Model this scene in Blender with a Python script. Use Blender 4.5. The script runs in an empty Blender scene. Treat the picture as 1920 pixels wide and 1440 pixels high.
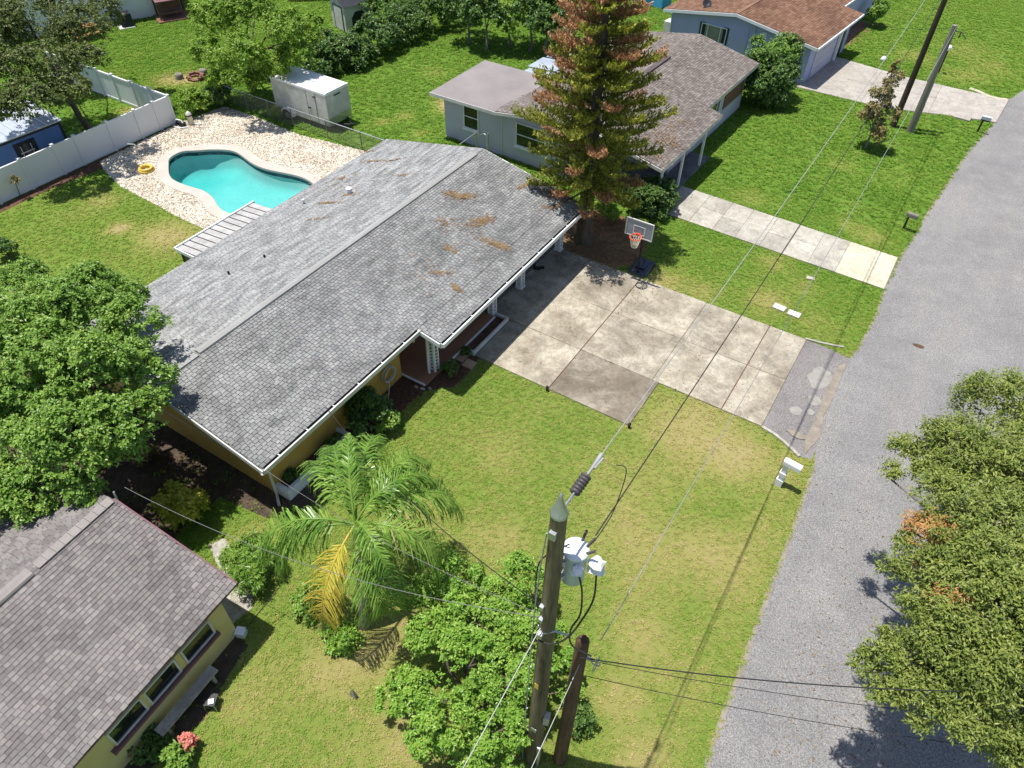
import bpy, math, random
import numpy as np
from mathutils import Vector, Matrix
from mathutils.geometry import tessellate_polygon

R_ = math.radians
rng = np.random.default_rng(7)
random.seed(7)
SC = bpy.context.scene
COL = SC.collection

# ------------------------------------------------------------------ camera
CAM_H = 18.0
F_PX = 1343.5                       # focal length in pixels of a 1920 wide frame
PITCH, ROLL, YAW = R_(45.39), R_(-1.165), R_(31.53)
def cam_rows():
    f = np.array([0, math.cos(PITCH), -math.sin(PITCH)]); rt = np.array([1., 0, 0]); dn = np.cross(f, rt)
    c, s = math.cos(ROLL), math.sin(ROLL)
    M = np.array([c*rt + s*dn, -s*rt + c*dn, f])
    s, c = math.sin(YAW), math.cos(YAW)
    return M @ np.array([[c, -s, 0], [s, c, 0], [0, 0, 1]]).T
CR = cam_rows()
cam = bpy.data.cameras.new('camera'); camo = bpy.data.objects.new('camera', cam); COL.objects.link(camo)
cam.sensor_width = 36.0; cam.lens = F_PX/1920*36.0; cam.clip_start = 0.1; cam.clip_end = 1500
m = Matrix.Identity(4)
for i in range(3):
    m[i][0] = CR[0][i]; m[i][1] = -CR[1][i]; m[i][2] = -CR[2][i]
m[2][3] = CAM_H
camo.matrix_world = m
SC.camera = camo
def at(px, py, z=0.0):
    """world point at height z seen at a pixel of the photograph (used to read off ground plans)"""
    d = CR.T @ np.array([(px-960)/F_PX, (py-720)/F_PX, 1.0])
    t = (z-CAM_H)/d[2]
    return np.array([d[0]*t, d[1]*t, z])
def proj(P):
    P = np.atleast_2d(P); c = (P-np.array([0, 0, CAM_H])) @ CR.T
    return np.stack([960+F_PX*c[:, 0]/c[:, 2], 720+F_PX*c[:, 1]/c[:, 2], c[:, 2]], 1)

# ------------------------------------------------------------------ world, sun, exposure
SUN_TO = Vector((-0.235, -0.07, 1.0)).normalized()
world = bpy.data.worlds.new('World'); SC.world = world; world.use_nodes = True
nt = world.node_tree; nt.nodes.clear()
wo = nt.nodes.new('ShaderNodeOutputWorld'); bg = nt.nodes.new('ShaderNodeBackground'); sk = nt.nodes.new('ShaderNodeTexSky')
sk.sky_type = 'NISHITA'; sk.sun_disc = False
sk.sun_elevation = math.asin(SUN_TO.z); sk.sun_rotation = math.atan2(SUN_TO.x, SUN_TO.y)
bg.inputs['Strength'].default_value = 0.10
nt.links.new(sk.outputs[0], bg.inputs[0]); nt.links.new(bg.outputs[0], wo.inputs[0])
sun = bpy.data.lights.new('sun', 'SUN'); sun.energy = 4.7; sun.angle = R_(0.53); sun.color = (1.0, 0.965, 0.90)
suno = bpy.data.objects.new('sun', sun); COL.objects.link(suno)
suno.rotation_euler = SUN_TO.to_track_quat('Z', 'Y').to_euler(); suno.location = (0, 0, 60)
SC.view_settings.view_transform = 'Standard'; SC.view_settings.look = 'None'
SC.view_settings.exposure = 0.48; SC.view_settings.gamma = 1.0
SC.view_settings.use_curve_mapping = False

# ------------------------------------------------------------------ material helpers
class NT:
    def __init__(s, name):
        s.m = bpy.data.materials.new(name); s.m.use_nodes = True
        s.t = s.m.node_tree; s.t.nodes.clear()
        s.out = s.t.nodes.new('ShaderNodeOutputMaterial')
    def n(s, typ, **kw):
        nd = s.t.nodes.new('ShaderNode'+typ)
        for k, v in kw.items():
            if k.startswith('i_'): nd.inputs[k[2:].replace('_', ' ')].default_value = v
            else: setattr(nd, k, v)
        return nd
    def l(s, a, b): s.t.links.new(a, b)
    def pos(s, scale=(1, 1, 1), obj=False):
        if obj: src = s.n('TexCoord').outputs['Object']
        else: src = s.n('NewGeometry').outputs['Position']
        mp = s.n('Mapping'); mp.inputs['Scale'].default_value = scale; s.l(src, mp.inputs[0]); return mp.outputs[0]
    def noise(s, vec, scale, detail=4, rough=0.55, dist=0.0):
        t = s.n('TexNoise'); t.inputs['Scale'].default_value = scale; t.inputs['Detail'].default_value = detail
        t.inputs['Roughness'].default_value = rough; t.inputs['Distortion'].default_value = dist
        s.l(vec, t.inputs['Vector']); return t.outputs['Fac']
    def ramp(s, fac, stops):
        r = s.n('ValToRGB'); e = r.color_ramp.elements
        while len(e) < len(stops): e.new(0.5)
        for k, (p, c) in enumerate(stops): e[k].position = p; e[k].color = (*c, 1) if len(c) == 3 else c
        s.l(fac, r.inputs[0]); return r.outputs[0]
    def mix(s, fac, a, b, typ='MIX'):
        x = s.n('Mix', data_type='RGBA', blend_type=typ); 
        if isinstance(fac, (int, float)): x.inputs[0].default_value = fac
        else: s.l(fac, x.inputs[0])
        for k, v in ((6, a), (7, b)):
            if isinstance(v, tuple): x.inputs[k].default_value = (*v, 1)
            else: s.l(v, x.inputs[k])
        return x.outputs[2]
    def math(s, op, a, b=None, clamp=False):
        x = s.n('Math', operation=op); x.use_clamp = clamp
        for k, v in ((0, a), (1, b)):
            if v is None: continue
            if isinstance(v, (int, float)): x.inputs[k].default_value = v
            else: s.l(v, x.inputs[k])
        return x.outputs[0]
    def bump(s, h, dist=0.01, strength=0.5):
        b = s.n('Bump'); b.inputs['Distance'].default_value = dist; b.inputs['Strength'].default_value = strength
        s.l(h, b.inputs['Height']); return b.outputs[0]
    def bsdf(s, col, rough=0.85, bump=None, metal=0.0, spec=0.3):
        p = s.n('BsdfPrincipled'); p.inputs['Roughness'].default_value = rough; p.inputs['Metallic'].default_value = metal
        p.inputs['Specular IOR Level'].default_value = spec
        if isinstance(col, tuple): p.inputs['Base Color'].default_value = (*col, 1)
        else: s.l(col, p.inputs['Base Color'])
        if bump is not None: s.l(bump, p.inputs['Normal'])
        s.l(p.outputs[0], s.out.inputs[0]); return p

def mat_noisy(name, a, b, scale=3, rough=0.85, fine=30, bumpd=0.004, metal=0.0, spec=0.3, lo=0.35, hi=0.65, stretch=(1, 1, 1)):
    t = NT(name); v = t.pos(stretch)
    n1 = t.noise(v, scale, 5); n2 = t.noise(v, fine, 3)
    f = t.math('ADD', t.math('MULTIPLY', n1, 0.65), t.math('MULTIPLY', n2, 0.35))
    c = t.ramp(f, [(lo, a), (hi, b)])
    t.bsdf(c, rough, t.bump(n2, bumpd, 0.6), metal, spec); return t.m

def mat_leaf(name, cols, trans=0.35, rough=0.45, dead=None, clump=0.9):
    """cols: dark..light ramp; varies per leaf (mesh island) and slowly through the crown"""
    t = NT(name); g = t.n('NewGeometry')
    f = t.math('ADD', t.math('MULTIPLY', g.outputs['Random Per Island'], 0.42), t.math('ADD', t.math('MULTIPLY', t.noise(t.pos(), clump, 3), 0.42), t.math('MULTIPLY', t.noise(t.pos(), clump*4.5, 2), 0.40)))
    k = len(cols)
    c = t.ramp(f, [(0.15+0.75*i/(k-1), cols[i]) for i in range(k)])
    d = t.n('BsdfPrincipled'); d.inputs['Roughness'].default_value = rough; d.inputs['Specular IOR Level'].default_value = 0.35
    t.l(c, d.inputs['Base Color'])
    tr = t.n('BsdfTranslucent'); t.l(t.mix(0.5, c, (0.55, 0.75, 0.1), 'MULTIPLY') if False else c, tr.inputs[0])
    mx = t.n('MixShader'); mx.inputs[0].default_value = trans
    t.l(d.outputs[0], mx.inputs[1]); t.l(tr.outputs[0], mx.inputs[2]); t.l(mx.outputs[0], t.out.inputs[0]); return t.m

def mat_shingle(name, cols, big=((0.75,)*3, (1.15,)*3), stretch=(1, 0.25, 1), mottle=1.2):
    t = NT(name); g = t.n('NewGeometry'); oi = t.n('ObjectInfo')
    rnd = t.math('FRACT', t.math('ADD', g.outputs['Random Per Island'], oi.outputs['Random']))
    k = len(cols); c = t.ramp(rnd, [(0.05+0.9*i/(k-1), cols[i]) for i in range(k)])
    v = t.pos(stretch)
    n1 = t.noise(v, mottle, 6, 0.65, 0.6)
    b = t.ramp(n1, [(0.36, big[0]), (0.62, big[1])])
    c = t.mix(1.0, c, b, 'MULTIPLY')
    n2 = t.noise(t.pos(), 90, 2)
    c = t.mix(1.0, c, t.ramp(n2, [(0.3, (0.78,)*3), (0.7, (1.18,)*3)]), 'MULTIPLY')
    t.bsdf(c, 0.93, t.bump(n2, 0.004, 0.7), spec=0.15); return t.m

M = {}
M['ground'] = None
def mat_grass(name, inst):
    t = NT(name)
    a = t.n('Attribute', attribute_name='dry'); a.attribute_type = 'INSTANCER' if inst else 'GEOMETRY'
    p = t.pos()
    n1 = t.noise(p, 0.55, 5, 0.6); n2 = t.noise(p, 3.2, 4, 0.6); n3 = t.noise(p, 28, 4, 0.8)
    f = t.math('ADD', a.outputs['Fac'], t.math('MULTIPLY', t.math('SUBTRACT', n1, 0.5), 0.42))
    f = t.math('ADD', f, t.math('MULTIPLY', t.math('SUBTRACT', n2, 0.5), 0.38))
    f = t.math('ADD', f, t.math('MULTIPLY', t.math('SUBTRACT', n3, 0.5), 0.85))
    if inst:
        f = t.math('ADD', f, t.math('MULTIPLY', t.math('SUBTRACT', t.n('ObjectInfo').outputs['Random'], 0.5), 0.45))
        f = t.math('ADD', f, t.math('MULTIPLY', t.math('SUBTRACT', t.n('NewGeometry').outputs['Random Per Island'], 0.60), 0.50))
    f = t.math('MULTIPLY', f, 0.8, True)
    k = 1.38 if inst else 0.80  # blades lightened to offset their shading; ground darkened as shade between tufts
    c = t.ramp(f, [(0.0, (0.060*k, 0.135*k, 0.018*k)), (0.24, (0.130*k, 0.240*k, 0.033*k)), (0.48, (0.205*k, 0.262*k, 0.054*k)), (0.70, (0.325*k, 0.298*k, 0.103*k)), (0.92, (0.42*k, 0.335*k, 0.185*k))])
    if inst:
        d = t.n('BsdfDiffuse'); tr = t.n('BsdfTranslucent'); mx = t.n('MixShader'); mx.inputs[0].default_value = 0.3
        t.l(c, d.inputs[0]); t.l(c, tr.inputs[0]); t.l(d.outputs[0], mx.inputs[1]); t.l(tr.outputs[0], mx.inputs[2]); t.l(mx.outputs[0], t.out.inputs[0])
    else:
        t.bsdf(c, 0.95, t.bump(n3, 0.03, 0.8), spec=0.05)
    return t.m
M['ground'] = mat_grass('lawn ground', False); M['blade'] = mat_grass('grass blade', True)

def mat_asphalt(name, a, b, tint=(0.25, 0.23, 0.215)):
    t = NT(name); p = t.pos()
    n1 = t.noise(p, 0.22, 5, 0.6, 0.4); n2 = t.noise(p, 1.1, 4); n3 = t.noise(p, 26, 3, 0.75); n4 = t.noise(p, 70, 2, 0.7)
    c = t.ramp(t.math('ADD', t.math('MULTIPLY', n1, 0.6), t.math('MULTIPLY', n2, 0.4)), [(0.36, a), (0.64, b)])
    c = t.mix(t.ramp(t.noise(t.pos((1, .3, 1)), 0.5, 4), [(0.5, (0,)*3), (0.75, (0.6,)*3)]), c, tint)
    v = t.math('ADD', t.math('MULTIPLY', n3, 0.5), t.math('MULTIPLY', n4, 0.5))
    c = t.mix(1.0, c, t.ramp(v, [(0.37, (0.46,)*3), (0.5, (0.96,)*3), (0.63, (1.75,)*3)]), 'MULTIPLY')
    t.bsdf(c, 0.9, t.bump(v, 0.012, 0.8), spec=0.2); return t.m
M['asphalt'] = mat_asphalt('asphalt', (0.168, 0.164, 0.163), (0.235, 0.226, 0.219))
M['asphalt_apron'] = mat_asphalt('old asphalt', (0.16, 0.148, 0.145), (0.22, 0.205, 0.196), (0.25, 0.235, 0.215))

def mat_concrete(name, a, b, c3, stain, stain_lo=0.52, stain_hi=0.70, sc=0.55, big_amt=1.0):
    t = NT(name); p = t.pos()
    n1 = t.noise(p, sc*1.5, 10, 0.72, 0.35); n2 = t.noise(p, 1.5, 10, 0.75, 0.5); n3 = t.noise(p, 34, 4, 0.75)
    c = t.ramp(n1, [(0.36, a), (0.5, b), (0.62, c3)])
    w = t.noise(p, 3.5, 8, 0.7, 1.5)
    c = t.mix(1.0, c, t.ramp(w, [(0.40, (0.80,)*3), (0.52, (1.0,)*3), (0.60, (1.07,)*3)]), 'MULTIPLY')
    st = t.ramp(t.math('ADD', t.math('MULTIPLY', n2, 0.7), t.math('MULTIPLY', t.noise(p, 0.9, 3), 0.3)), [(stain_lo, (0,)*3), (stain_hi, (0.85,)*3)])
    c = t.mix(st, c, stain)
    big = t.noise(p, 0.42, 9, 0.74, 0.8)
    c = t.mix(big_amt*.62, c, t.ramp(big, [(0.38, (0.62, 0.59, 0.54)), (0.50, (0.97, 0.96, 0.93)), (0.62, (1.12, 1.10, 1.04))]), 'MULTIPLY')
    oi = t.n('ObjectInfo')
    c = t.mix(1.0, c, t.ramp(oi.outputs['Random'], [(0, (0.9,)*3), (1, (1.08,)*3)]), 'MULTIPLY')
    c = t.mix(1.0, c, t.ramp(n3, [(0.32, (0.70,)*3), (0.68, (1.22,)*3)]), 'MULTIPLY')
    t.bsdf(c, 0.9, t.bump(n3, 0.004, 0.6), spec=0.2); return t.m
M['concrete'] = mat_concrete('weathered concrete', (0.26, 0.228, 0.178), (0.355, 0.318, 0.255), (0.46, 0.42, 0.345), (0.17, 0.15, 0.12), 0.50, 0.72)
M['concrete_dirty'] = mat_concrete('dirty concrete', (0.17, 0.143, 0.112), (0.225, 0.193, 0.153), (0.31, 0.275, 0.225), (0.13, 0.11, 0.085), 0.5, 0.7)
M['concrete_walk'] = mat_concrete('pale concrete', (0.33, 0.305, 0.26), (0.395, 0.37, 0.32), (0.46, 0.435, 0.375), (0.32, 0.30, 0.26), 0.60, 0.85, big_amt=0.3)
M['concrete_new'] = mat_concrete('cream concrete', (0.47, 0.43, 0.32), (0.51, 0.47, 0.355), (0.55, 0.515, 0.40), (0.44, 0.40, 0.3), 0.64, 0.9, big_amt=0.3)
M['concrete_far'] = mat_concrete('far driveway concrete', (0.32, 0.288, 0.258), (0.37, 0.338, 0.302), (0.41, 0.378, 0.337), (0.33, 0.30, 0.26), 0.55, 0.8, big_amt=0.3)
M['concrete_shaded'] = mat_concrete('shade darkened concrete', (0.16, 0.16, 0.165), (0.20, 0.20, 0.205), (0.235, 0.235, 0.24), (0.18, 0.175, 0.17), 0.55, 0.8)  # concrete under the roofs, its shade put into a darker, cooler colour
M['joint'] = mat_noisy('joint dirt', (0.13, 0.12, 0.095), (0.24, 0.22, 0.18), 2)
M['sand'] = mat_noisy('sandy gravel', (0.17, 0.145, 0.115), (0.29, 0.255, 0.21), 3, 0.95, 30, 0.01)
M['patch'] = mat_noisy('worn patch', (0.22, 0.205, 0.185), (0.31, 0.295, 0.27), 4, 0.95, 30, 0.006)
M['coping'] = mat_noisy('pool coping', (0.43, 0.36, 0.315), (0.53, 0.45, 0.40), 1.2, 0.85, 25)
M['mulch'] = mat_noisy('mulch', (0.045, 0.026, 0.018), (0.16, 0.085, 0.05), 6, 0.95, 34, 0.03)
M['soil'] = mat_noisy('bare soil', (0.035, 0.026, 0.019), (0.10, 0.072, 0.05), 3, 0.95, 30, 0.02)
M['straw'] = mat_noisy('pine straw', (0.10, 0.052, 0.025), (0.27, 0.145, 0.065), 3, 0.95, 28, 0.03)
M['straw_needle'] = mat_leaf('dead needles', [(0.12, 0.076, 0.042), (0.22, 0.14, 0.072), (0.33, 0.22, 0.115)], 0.1, 0.8)
M['gravel_base'] = mat_noisy('gravel base', (0.22, 0.19, 0.15), (0.46, 0.41, 0.34), 2.5, 0.95, 22, 0.03)
def mat_pebble():
    t = NT('white pebble'); oi = t.n('ObjectInfo'); p = t.pos()
    c = t.ramp(oi.outputs['Random'], [(0.0, (0.24, 0.19, 0.14)), (0.22, (0.50, 0.43, 0.345)), (0.6, (0.66, 0.60, 0.50)), (1.0, (0.78, 0.73, 0.64))])
    c = t.mix(1.0, c, t.ramp(t.noise(p, 0.8, 4), [(0.35, (0.86, 0.83, 0.78)), (0.6, (1.0,)*3)]), 'MULTIPLY')
    t.bsdf(c, 0.8); return t.m
M['pebble'] = mat_pebble()

M['roof_main'] = mat_shingle('grey shingles', [(0.195, 0.195, 0.193), (0.215, 0.215, 0.212), (0.23, 0.23, 0.226), (0.245, 0.245, 0.24), (0.27, 0.269, 0.263)], ((0.66,)*3, (1.12,)*3), (1.3, 0.6, 1), 1.3)
M['roof_back'] = mat_shingle('bleached grey shingles', [(0.265, 0.267, 0.266), (0.29, 0.291, 0.29), (0.31, 0.31, 0.307), (0.33, 0.329, 0.325)], ((0.55,)*3, (1.08,)*3), (3.2, 0.7, 1), 1.6)
M['roof_mauve'] = mat_shingle('mauve shingles', [(0.145, 0.131, 0.129), (0.168, 0.150, 0.146), (0.182, 0.171, 0.164), (0.198, 0.178, 0.171), (0.222, 0.205, 0.196)], ((0.86,)*3, (1.12,)*3), (1, 1, 1), 0.9)
M['roof_taupe'] = mat_shingle('taupe shingles', [(0.135, 0.112, 0.10), (0.165, 0.14, 0.126), (0.19, 0.163, 0.147), (0.225, 0.195, 0.178)], ((0.85,)*3, (1.1,)*3), (1, 1, 1), 0.8)
M['roof_brown'] = mat_shingle('rust brown shingles', [(0.13, 0.068, 0.044), (0.155, 0.084, 0.054), (0.175, 0.098, 0.064), (0.20, 0.116, 0.078)], ((0.8,)*3, (1.2,)*3), (1, .4, 1), 0.7)
M['deck'] = mat_noisy('roof deck', (0.07, 0.07, 0.07), (0.12, 0.118, 0.115), 2)
M['deck_taupe'] = mat_noisy('roof deck brown', (0.07, 0.058, 0.055), (0.11, 0.09, 0.085), 2)
M['ridge'] = mat_noisy('ridge cap', (0.25, 0.245, 0.235), (0.34, 0.335, 0.325), 1.2, 0.9, 20, stretch=(1, .3, 1))
M['ridge_mauve'] = mat_noisy('mauve ridge cap', (0.20, 0.18, 0.17), (0.28, 0.255, 0.24), 1.2, 0.9, 20)
M['flat_roof'] = mat_noisy('rolled roofing', (0.19, 0.168, 0.166), (0.255, 0.228, 0.22), 0.7, 0.9, 30)
M['ochre'] = mat_noisy('ochre stucco', (0.46, 0.275, 0.06), (0.56, 0.36, 0.095), 1.2, 0.9, 60, 0.003)
M['cream_yellow'] = mat_noisy('pale yellow stucco', (0.56, 0.46, 0.19), (0.64, 0.54, 0.25), 1.2, 0.9, 60, 0.003)
M['white'] = mat_noisy('white paint', (0.72, 0.72, 0.72), (0.82, 0.82, 0.82), 2, 0.6, 40, 0.001)
M['offwhite'] = mat_noisy('weathered white paint', (0.46, 0.45, 0.41), (0.66, 0.65, 0.61), 2.5, 0.7, 30, 0.001)
M['awning'] = mat_noisy('aged awning sheet', (0.27, 0.26, 0.25), (0.46, 0.45, 0.435), 2.2, 0.6, 18, 0.001)
M['vinyl'] = mat_noisy('white vinyl', (0.70, 0.70, 0.72), (0.78, 0.78, 0.79), 0.6, 0.45, 40, 0.001, spec=0.4)
M['greypaint'] = mat_noisy('grey block paint', (0.46, 0.445, 0.54), (0.53, 0.515, 0.61), 1, 0.85, 50, 0.003)
M['bluepaint'] = mat_noisy('blue grey paint', (0.40, 0.41, 0.66), (0.46, 0.47, 0.72), 1, 0.85, 50, 0.003)
M['shedblue'] = mat_noisy('shed blue siding', (0.085, 0.17, 0.37), (0.125, 0.22, 0.44), 1, 0.6, 50, 0.002)
M['navy'] = mat_noisy('dark trim', (0.012, 0.014, 0.02), (0.03, 0.032, 0.04), 3, 0.5)
M['black'] = mat_noisy('black plastic', (0.010, 0.010, 0.012), (0.022, 0.022, 0.026), 4, 0.45)
M['blackblue'] = mat_noisy('blue black plastic', (0.014, 0.018, 0.035), (0.03, 0.036, 0.06), 4, 0.3, spec=0.5)
M['galv'] = mat_noisy('galvanised metal', (0.34, 0.36, 0.385), (0.50, 0.52, 0.55), 2, 0.38, 25, 0.001, 0.75, 0.5)
M['galv_roof'] = mat_noisy('bare sheet metal', (0.36, 0.40, 0.46), (0.50, 0.54, 0.60), 1.2, 0.45, 20, 0.001, 0.35, 0.5)
M['tank'] = mat_noisy('grey tank paint', (0.42, 0.49, 0.56), (0.50, 0.57, 0.63), 2, 0.4, 30, 0.001, spec=0.5)
M['tanklid'] = mat_noisy('tank lid', (0.66, 0.69, 0.72), (0.76, 0.79, 0.81), 2, 0.4, 30, 0.001, spec=0.5)
M['rubber'] = mat_noisy('insulator rubber', (0.055, 0.05, 0.055), (0.09, 0.08, 0.085), 4, 0.5)
M['wire_black'] = mat_noisy('black cable', (0.015, 0.015, 0.015), (0.035, 0.035, 0.035), 6, 0.6)
M['wire_alu'] = mat_noisy('aluminium wire', (0.30, 0.30, 0.29), (0.42, 0.42, 0.41), 6, 0.5, metal=0.3)
M['wire_grey'] = mat_noisy('grey cable', (0.13, 0.13, 0.125), (0.20, 0.20, 0.195), 6, 0.6)
M['bark'] = mat_noisy('bark', (0.055, 0.042, 0.032), (0.16, 0.125, 0.095), 4, 0.95, 26, 0.03, stretch=(1, 1, .25))
M['bark_grey'] = mat_noisy('grey bark', (0.14, 0.12, 0.10), (0.28, 0.25, 0.21), 4, 0.95, 26, 0.03, stretch=(1, 1, .25))
M['pole'] = mat_noisy('weathered pole wood', (0.06, 0.047, 0.028), (0.22, 0.18, 0.105), 5, 0.95, 30, 0.015, stretch=(1, 1, .12))
M['pole_red'] = mat_noisy('reddish pole wood', (0.06, 0.036, 0.022), (0.17, 0.105, 0.062), 5, 0.95, 24, 0.015, stretch=(1, 1, .12))
M['pole_dark'] = mat_noisy('dark pole wood', (0.035, 0.025, 0.018), (0.075, 0.055, 0.04), 5, 0.95, 24, 0.01, stretch=(1, 1, .12))
M['pole_grey'] = mat_noisy('grey pole wood', (0.16, 0.145, 0.12), (0.27, 0.25, 0.21), 5, 0.95, 24, 0.01, stretch=(1, 1, .12))
M['redfloor'] = mat_noisy('terracotta porch floor', (0.27, 0.13, 0.075), (0.34, 0.175, 0.11), 1.5, 0.8, 40)
M['paver'] = mat_noisy('tan paver', (0.36, 0.22, 0.14), (0.46, 0.30, 0.21), 2, 0.9, 40)
M['brick'] = mat_noisy('red brick', (0.15, 0.075, 0.05), (0.24, 0.125, 0.085), 3, 0.9, 40)
M['wood_fence'] = mat_noisy('cedar board', (0.24, 0.115, 0.045), (0.36, 0.18, 0.08), 2, 0.9, 30, stretch=(1, 1, .2))
M['orange'] = mat_noisy('orange rim paint', (0.62, 0.085, 0.03), (0.72, 0.12, 0.05), 3, 0.5)
M['yellow'] = mat_noisy('yellow hose', (0.62, 0.42, 0.06), (0.74, 0.54, 0.11), 5, 0.5)
M['net'] = mat_noisy('net cord', (0.60, 0.55, 0.45), (0.75, 0.70, 0.60), 6, 0.9)
M['mauve'] = mat_noisy('plum trim paint', (0.15, 0.07, 0.085), (0.20, 0.10, 0.115), 2, 0.7)
M['bag'] = mat_noisy('plastic cover', (0.62, 0.62, 0.65), (0.80, 0.80, 0.82), 5, 0.35, 30, spec=0.5)
M['tarp'] = mat_noisy('blue tarp', (0.05, 0.32, 0.60), (0.10, 0.42, 0.70), 2, 0.4)
M['beige_plastic'] = mat_noisy('beige filter plastic', (0.50, 0.47, 0.33), (0.60, 0.57, 0.42), 3, 0.5)
M['tile'] = mat_noisy('navy pool tile', (0.012, 0.035, 0.06), (0.03, 0.085, 0.12), 8, 0.25, 40, 0.001, spec=0.5)
M['plaster'] = mat_noisy('pool plaster', (0.39, 0.46, 0.46), (0.50, 0.565, 0.55), 0.8, 0.8, 9, 0.002)
M['poly'] = mat_noisy('acrylic board', (0.20, 0.24, 0.27), (0.27, 0.31, 0.34), 2, 0.2, 20, 0.001, spec=0.6)
def mat_glass():
    t = NT('window glass'); t.bsdf((0.012, 0.016, 0.018), 0.06, spec=0.6); return t.m
M['glass'] = mat_glass()
M['curtain'] = mat_noisy('blind behind glass', (0.20, 0.19, 0.17), (0.28, 0.27, 0.25), 2, 0.25, 40, spec=0.5)
def mat_globe():
    t = NT('lamp globe'); p = t.bsdf((0.85, 0.85, 0.83), 0.25, spec=0.5); return t.m
M['globe'] = mat_globe()
def mat_water():
    t = NT('pool water'); p = t.pos()
    n = t.noise(p, 2.2, 3, 0.5, 0.4)
    b = t.bump(n, 0.03, 0.25)
    tr = t.n('BsdfTransparent'); tr.inputs[0].default_value = (0.97, 1.0, 1.0, 1)
    gl = t.n('BsdfGlossy'); gl.inputs['Roughness'].default_value = 0.03; t.l(b, gl.inputs['Normal'])
    fr = t.n('Fresnel'); fr.inputs['IOR'].default_value = 1.33; t.l(b, fr.inputs['Normal'])
    mx = t.n('MixShader'); t.l(fr.outputs[0], mx.inputs[0]); t.l(tr.outputs[0], mx.inputs[1]); t.l(gl.outputs[0], mx.inputs[2])
    t.l(mx.outputs[0], t.out.inputs[0])
    va = t.n('VolumeAbsorption'); va.inputs['Color'].default_value = (0.13, 0.87, 0.86, 1); va.inputs['Density'].default_value = 0.66
    t.l(va.outputs[0], t.out.inputs['Volume']); return t.m
M['water'] = mat_water()
def mat_mesh():
    t = NT('chain link wire'); v = t.n('TexCoord').outputs['Object']
    mp = t.n('Mapping'); mp.inputs['Rotation'].default_value = (0, R_(45), 0); t.l(v, mp.inputs[0])
    sp = t.n('SeparateXYZ'); t.l(mp.outputs[0], sp.inputs[0])
    def line(o):
        f = t.math('FRACT', t.math('MULTIPLY', o, 16.0)); return t.math('LESS_THAN', f, 0.13)
    k = t.math('MAXIMUM', line(sp.outputs[0]), line(sp.outputs[2]))
    d = t.n('BsdfPrincipled'); d.inputs['Base Color'].default_value = (0.16, 0.17, 0.16, 1); d.inputs['Roughness'].default_value = 0.5
    tr = t.n('BsdfTransparent'); mx = t.n('MixShader'); t.l(k, mx.inputs[0]); t.l(tr.outputs[0], mx.inputs[1]); t.l(d.outputs[0], mx.inputs[2])
    t.l(mx.outputs[0], t.out.inputs[0]); return t.m
M['chain'] = mat_mesh()
# foliage
M['lf_left'] = mat_leaf('bright leaf', [(0.06, 0.135, 0.02), (0.125, 0.25, 0.036), (0.21, 0.36, 0.055), (0.37, 0.49, 0.11)], 0.34, 0.38)
M['lf_bush'] = mat_leaf('fresh leaf', [(0.06, 0.15, 0.022), (0.135, 0.29, 0.035), (0.23, 0.40, 0.05), (0.40, 0.53, 0.11)], 0.32, 0.38)
M['lf_oak'] = mat_leaf('oak leaf', [(0.05, 0.078, 0.018), (0.115, 0.165, 0.033), (0.205, 0.26, 0.05), (0.37, 0.40, 0.10)], 0.28, 0.42)
M['lf_oakdark'] = mat_leaf('dark oak leaf', [(0.026, 0.042, 0.014), (0.06, 0.09, 0.022), (0.11, 0.15, 0.03), (0.20, 0.23, 0.05)], 0.25, 0.45)
M['lf_dead'] = mat_leaf('dead oak leaf', [(0.26, 0.10, 0.035), (0.42, 0.19, 0.06), (0.55, 0.32, 0.13)], 0.25, 0.6)
M['lf_yellow'] = mat_leaf('yellow green leaf', [(0.13, 0.20, 0.02), (0.28, 0.35, 0.03), (0.46, 0.47, 0.05), (0.62, 0.56, 0.11)], 0.35, 0.45)
M['lf_mid'] = mat_leaf('light tree leaf', [(0.06, 0.13, 0.016), (0.13, 0.25, 0.025), (0.21, 0.35, 0.035), (0.34, 0.45, 0.06)], 0.32, 0.42)
M['lf_hedge'] = mat_leaf('hedge leaf', [(0.022, 0.055, 0.014), (0.05, 0.11, 0.024), (0.095, 0.18, 0.034), (0.18, 0.27, 0.06)], 0.25, 0.4)
M['lf_small'] = mat_leaf('sparse brown leaf', [(0.10, 0.09, 0.03), (0.21, 0.18, 0.06), (0.32, 0.27, 0.10), (0.42, 0.34, 0.16)], 0.3, 0.5)
M['lf_palm'] = mat_leaf('palm leaflet', [(0.05, 0.115, 0.018), (0.10, 0.22, 0.03), (0.19, 0.33, 0.05), (0.34, 0.47, 0.10)], 0.28, 0.33)
M['lf_palmy'] = mat_leaf('yellowing palm leaflet', [(0.28, 0.26, 0.03), (0.46, 0.40, 0.05), (0.58, 0.47, 0.07), (0.64, 0.46, 0.10)], 0.3, 0.45)
M['lf_pine'] = mat_leaf('pine needle', [(0.05, 0.065, 0.015), (0.12, 0.145, 0.026), (0.29, 0.31, 0.04), (0.52, 0.50, 0.07)], 0.3, 0.5, clump=2.2)
M['lf_pined'] = mat_leaf('dead pine needle', [(0.19, 0.09, 0.04), (0.36, 0.185, 0.088), (0.54, 0.31, 0.16)], 0.25, 0.6)
M['lf_red'] = mat_leaf('pink flower', [(0.55, 0.13, 0.09), (0.66, 0.22, 0.17), (0.74, 0.36, 0.30)], 0.25, 0.5)

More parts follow.
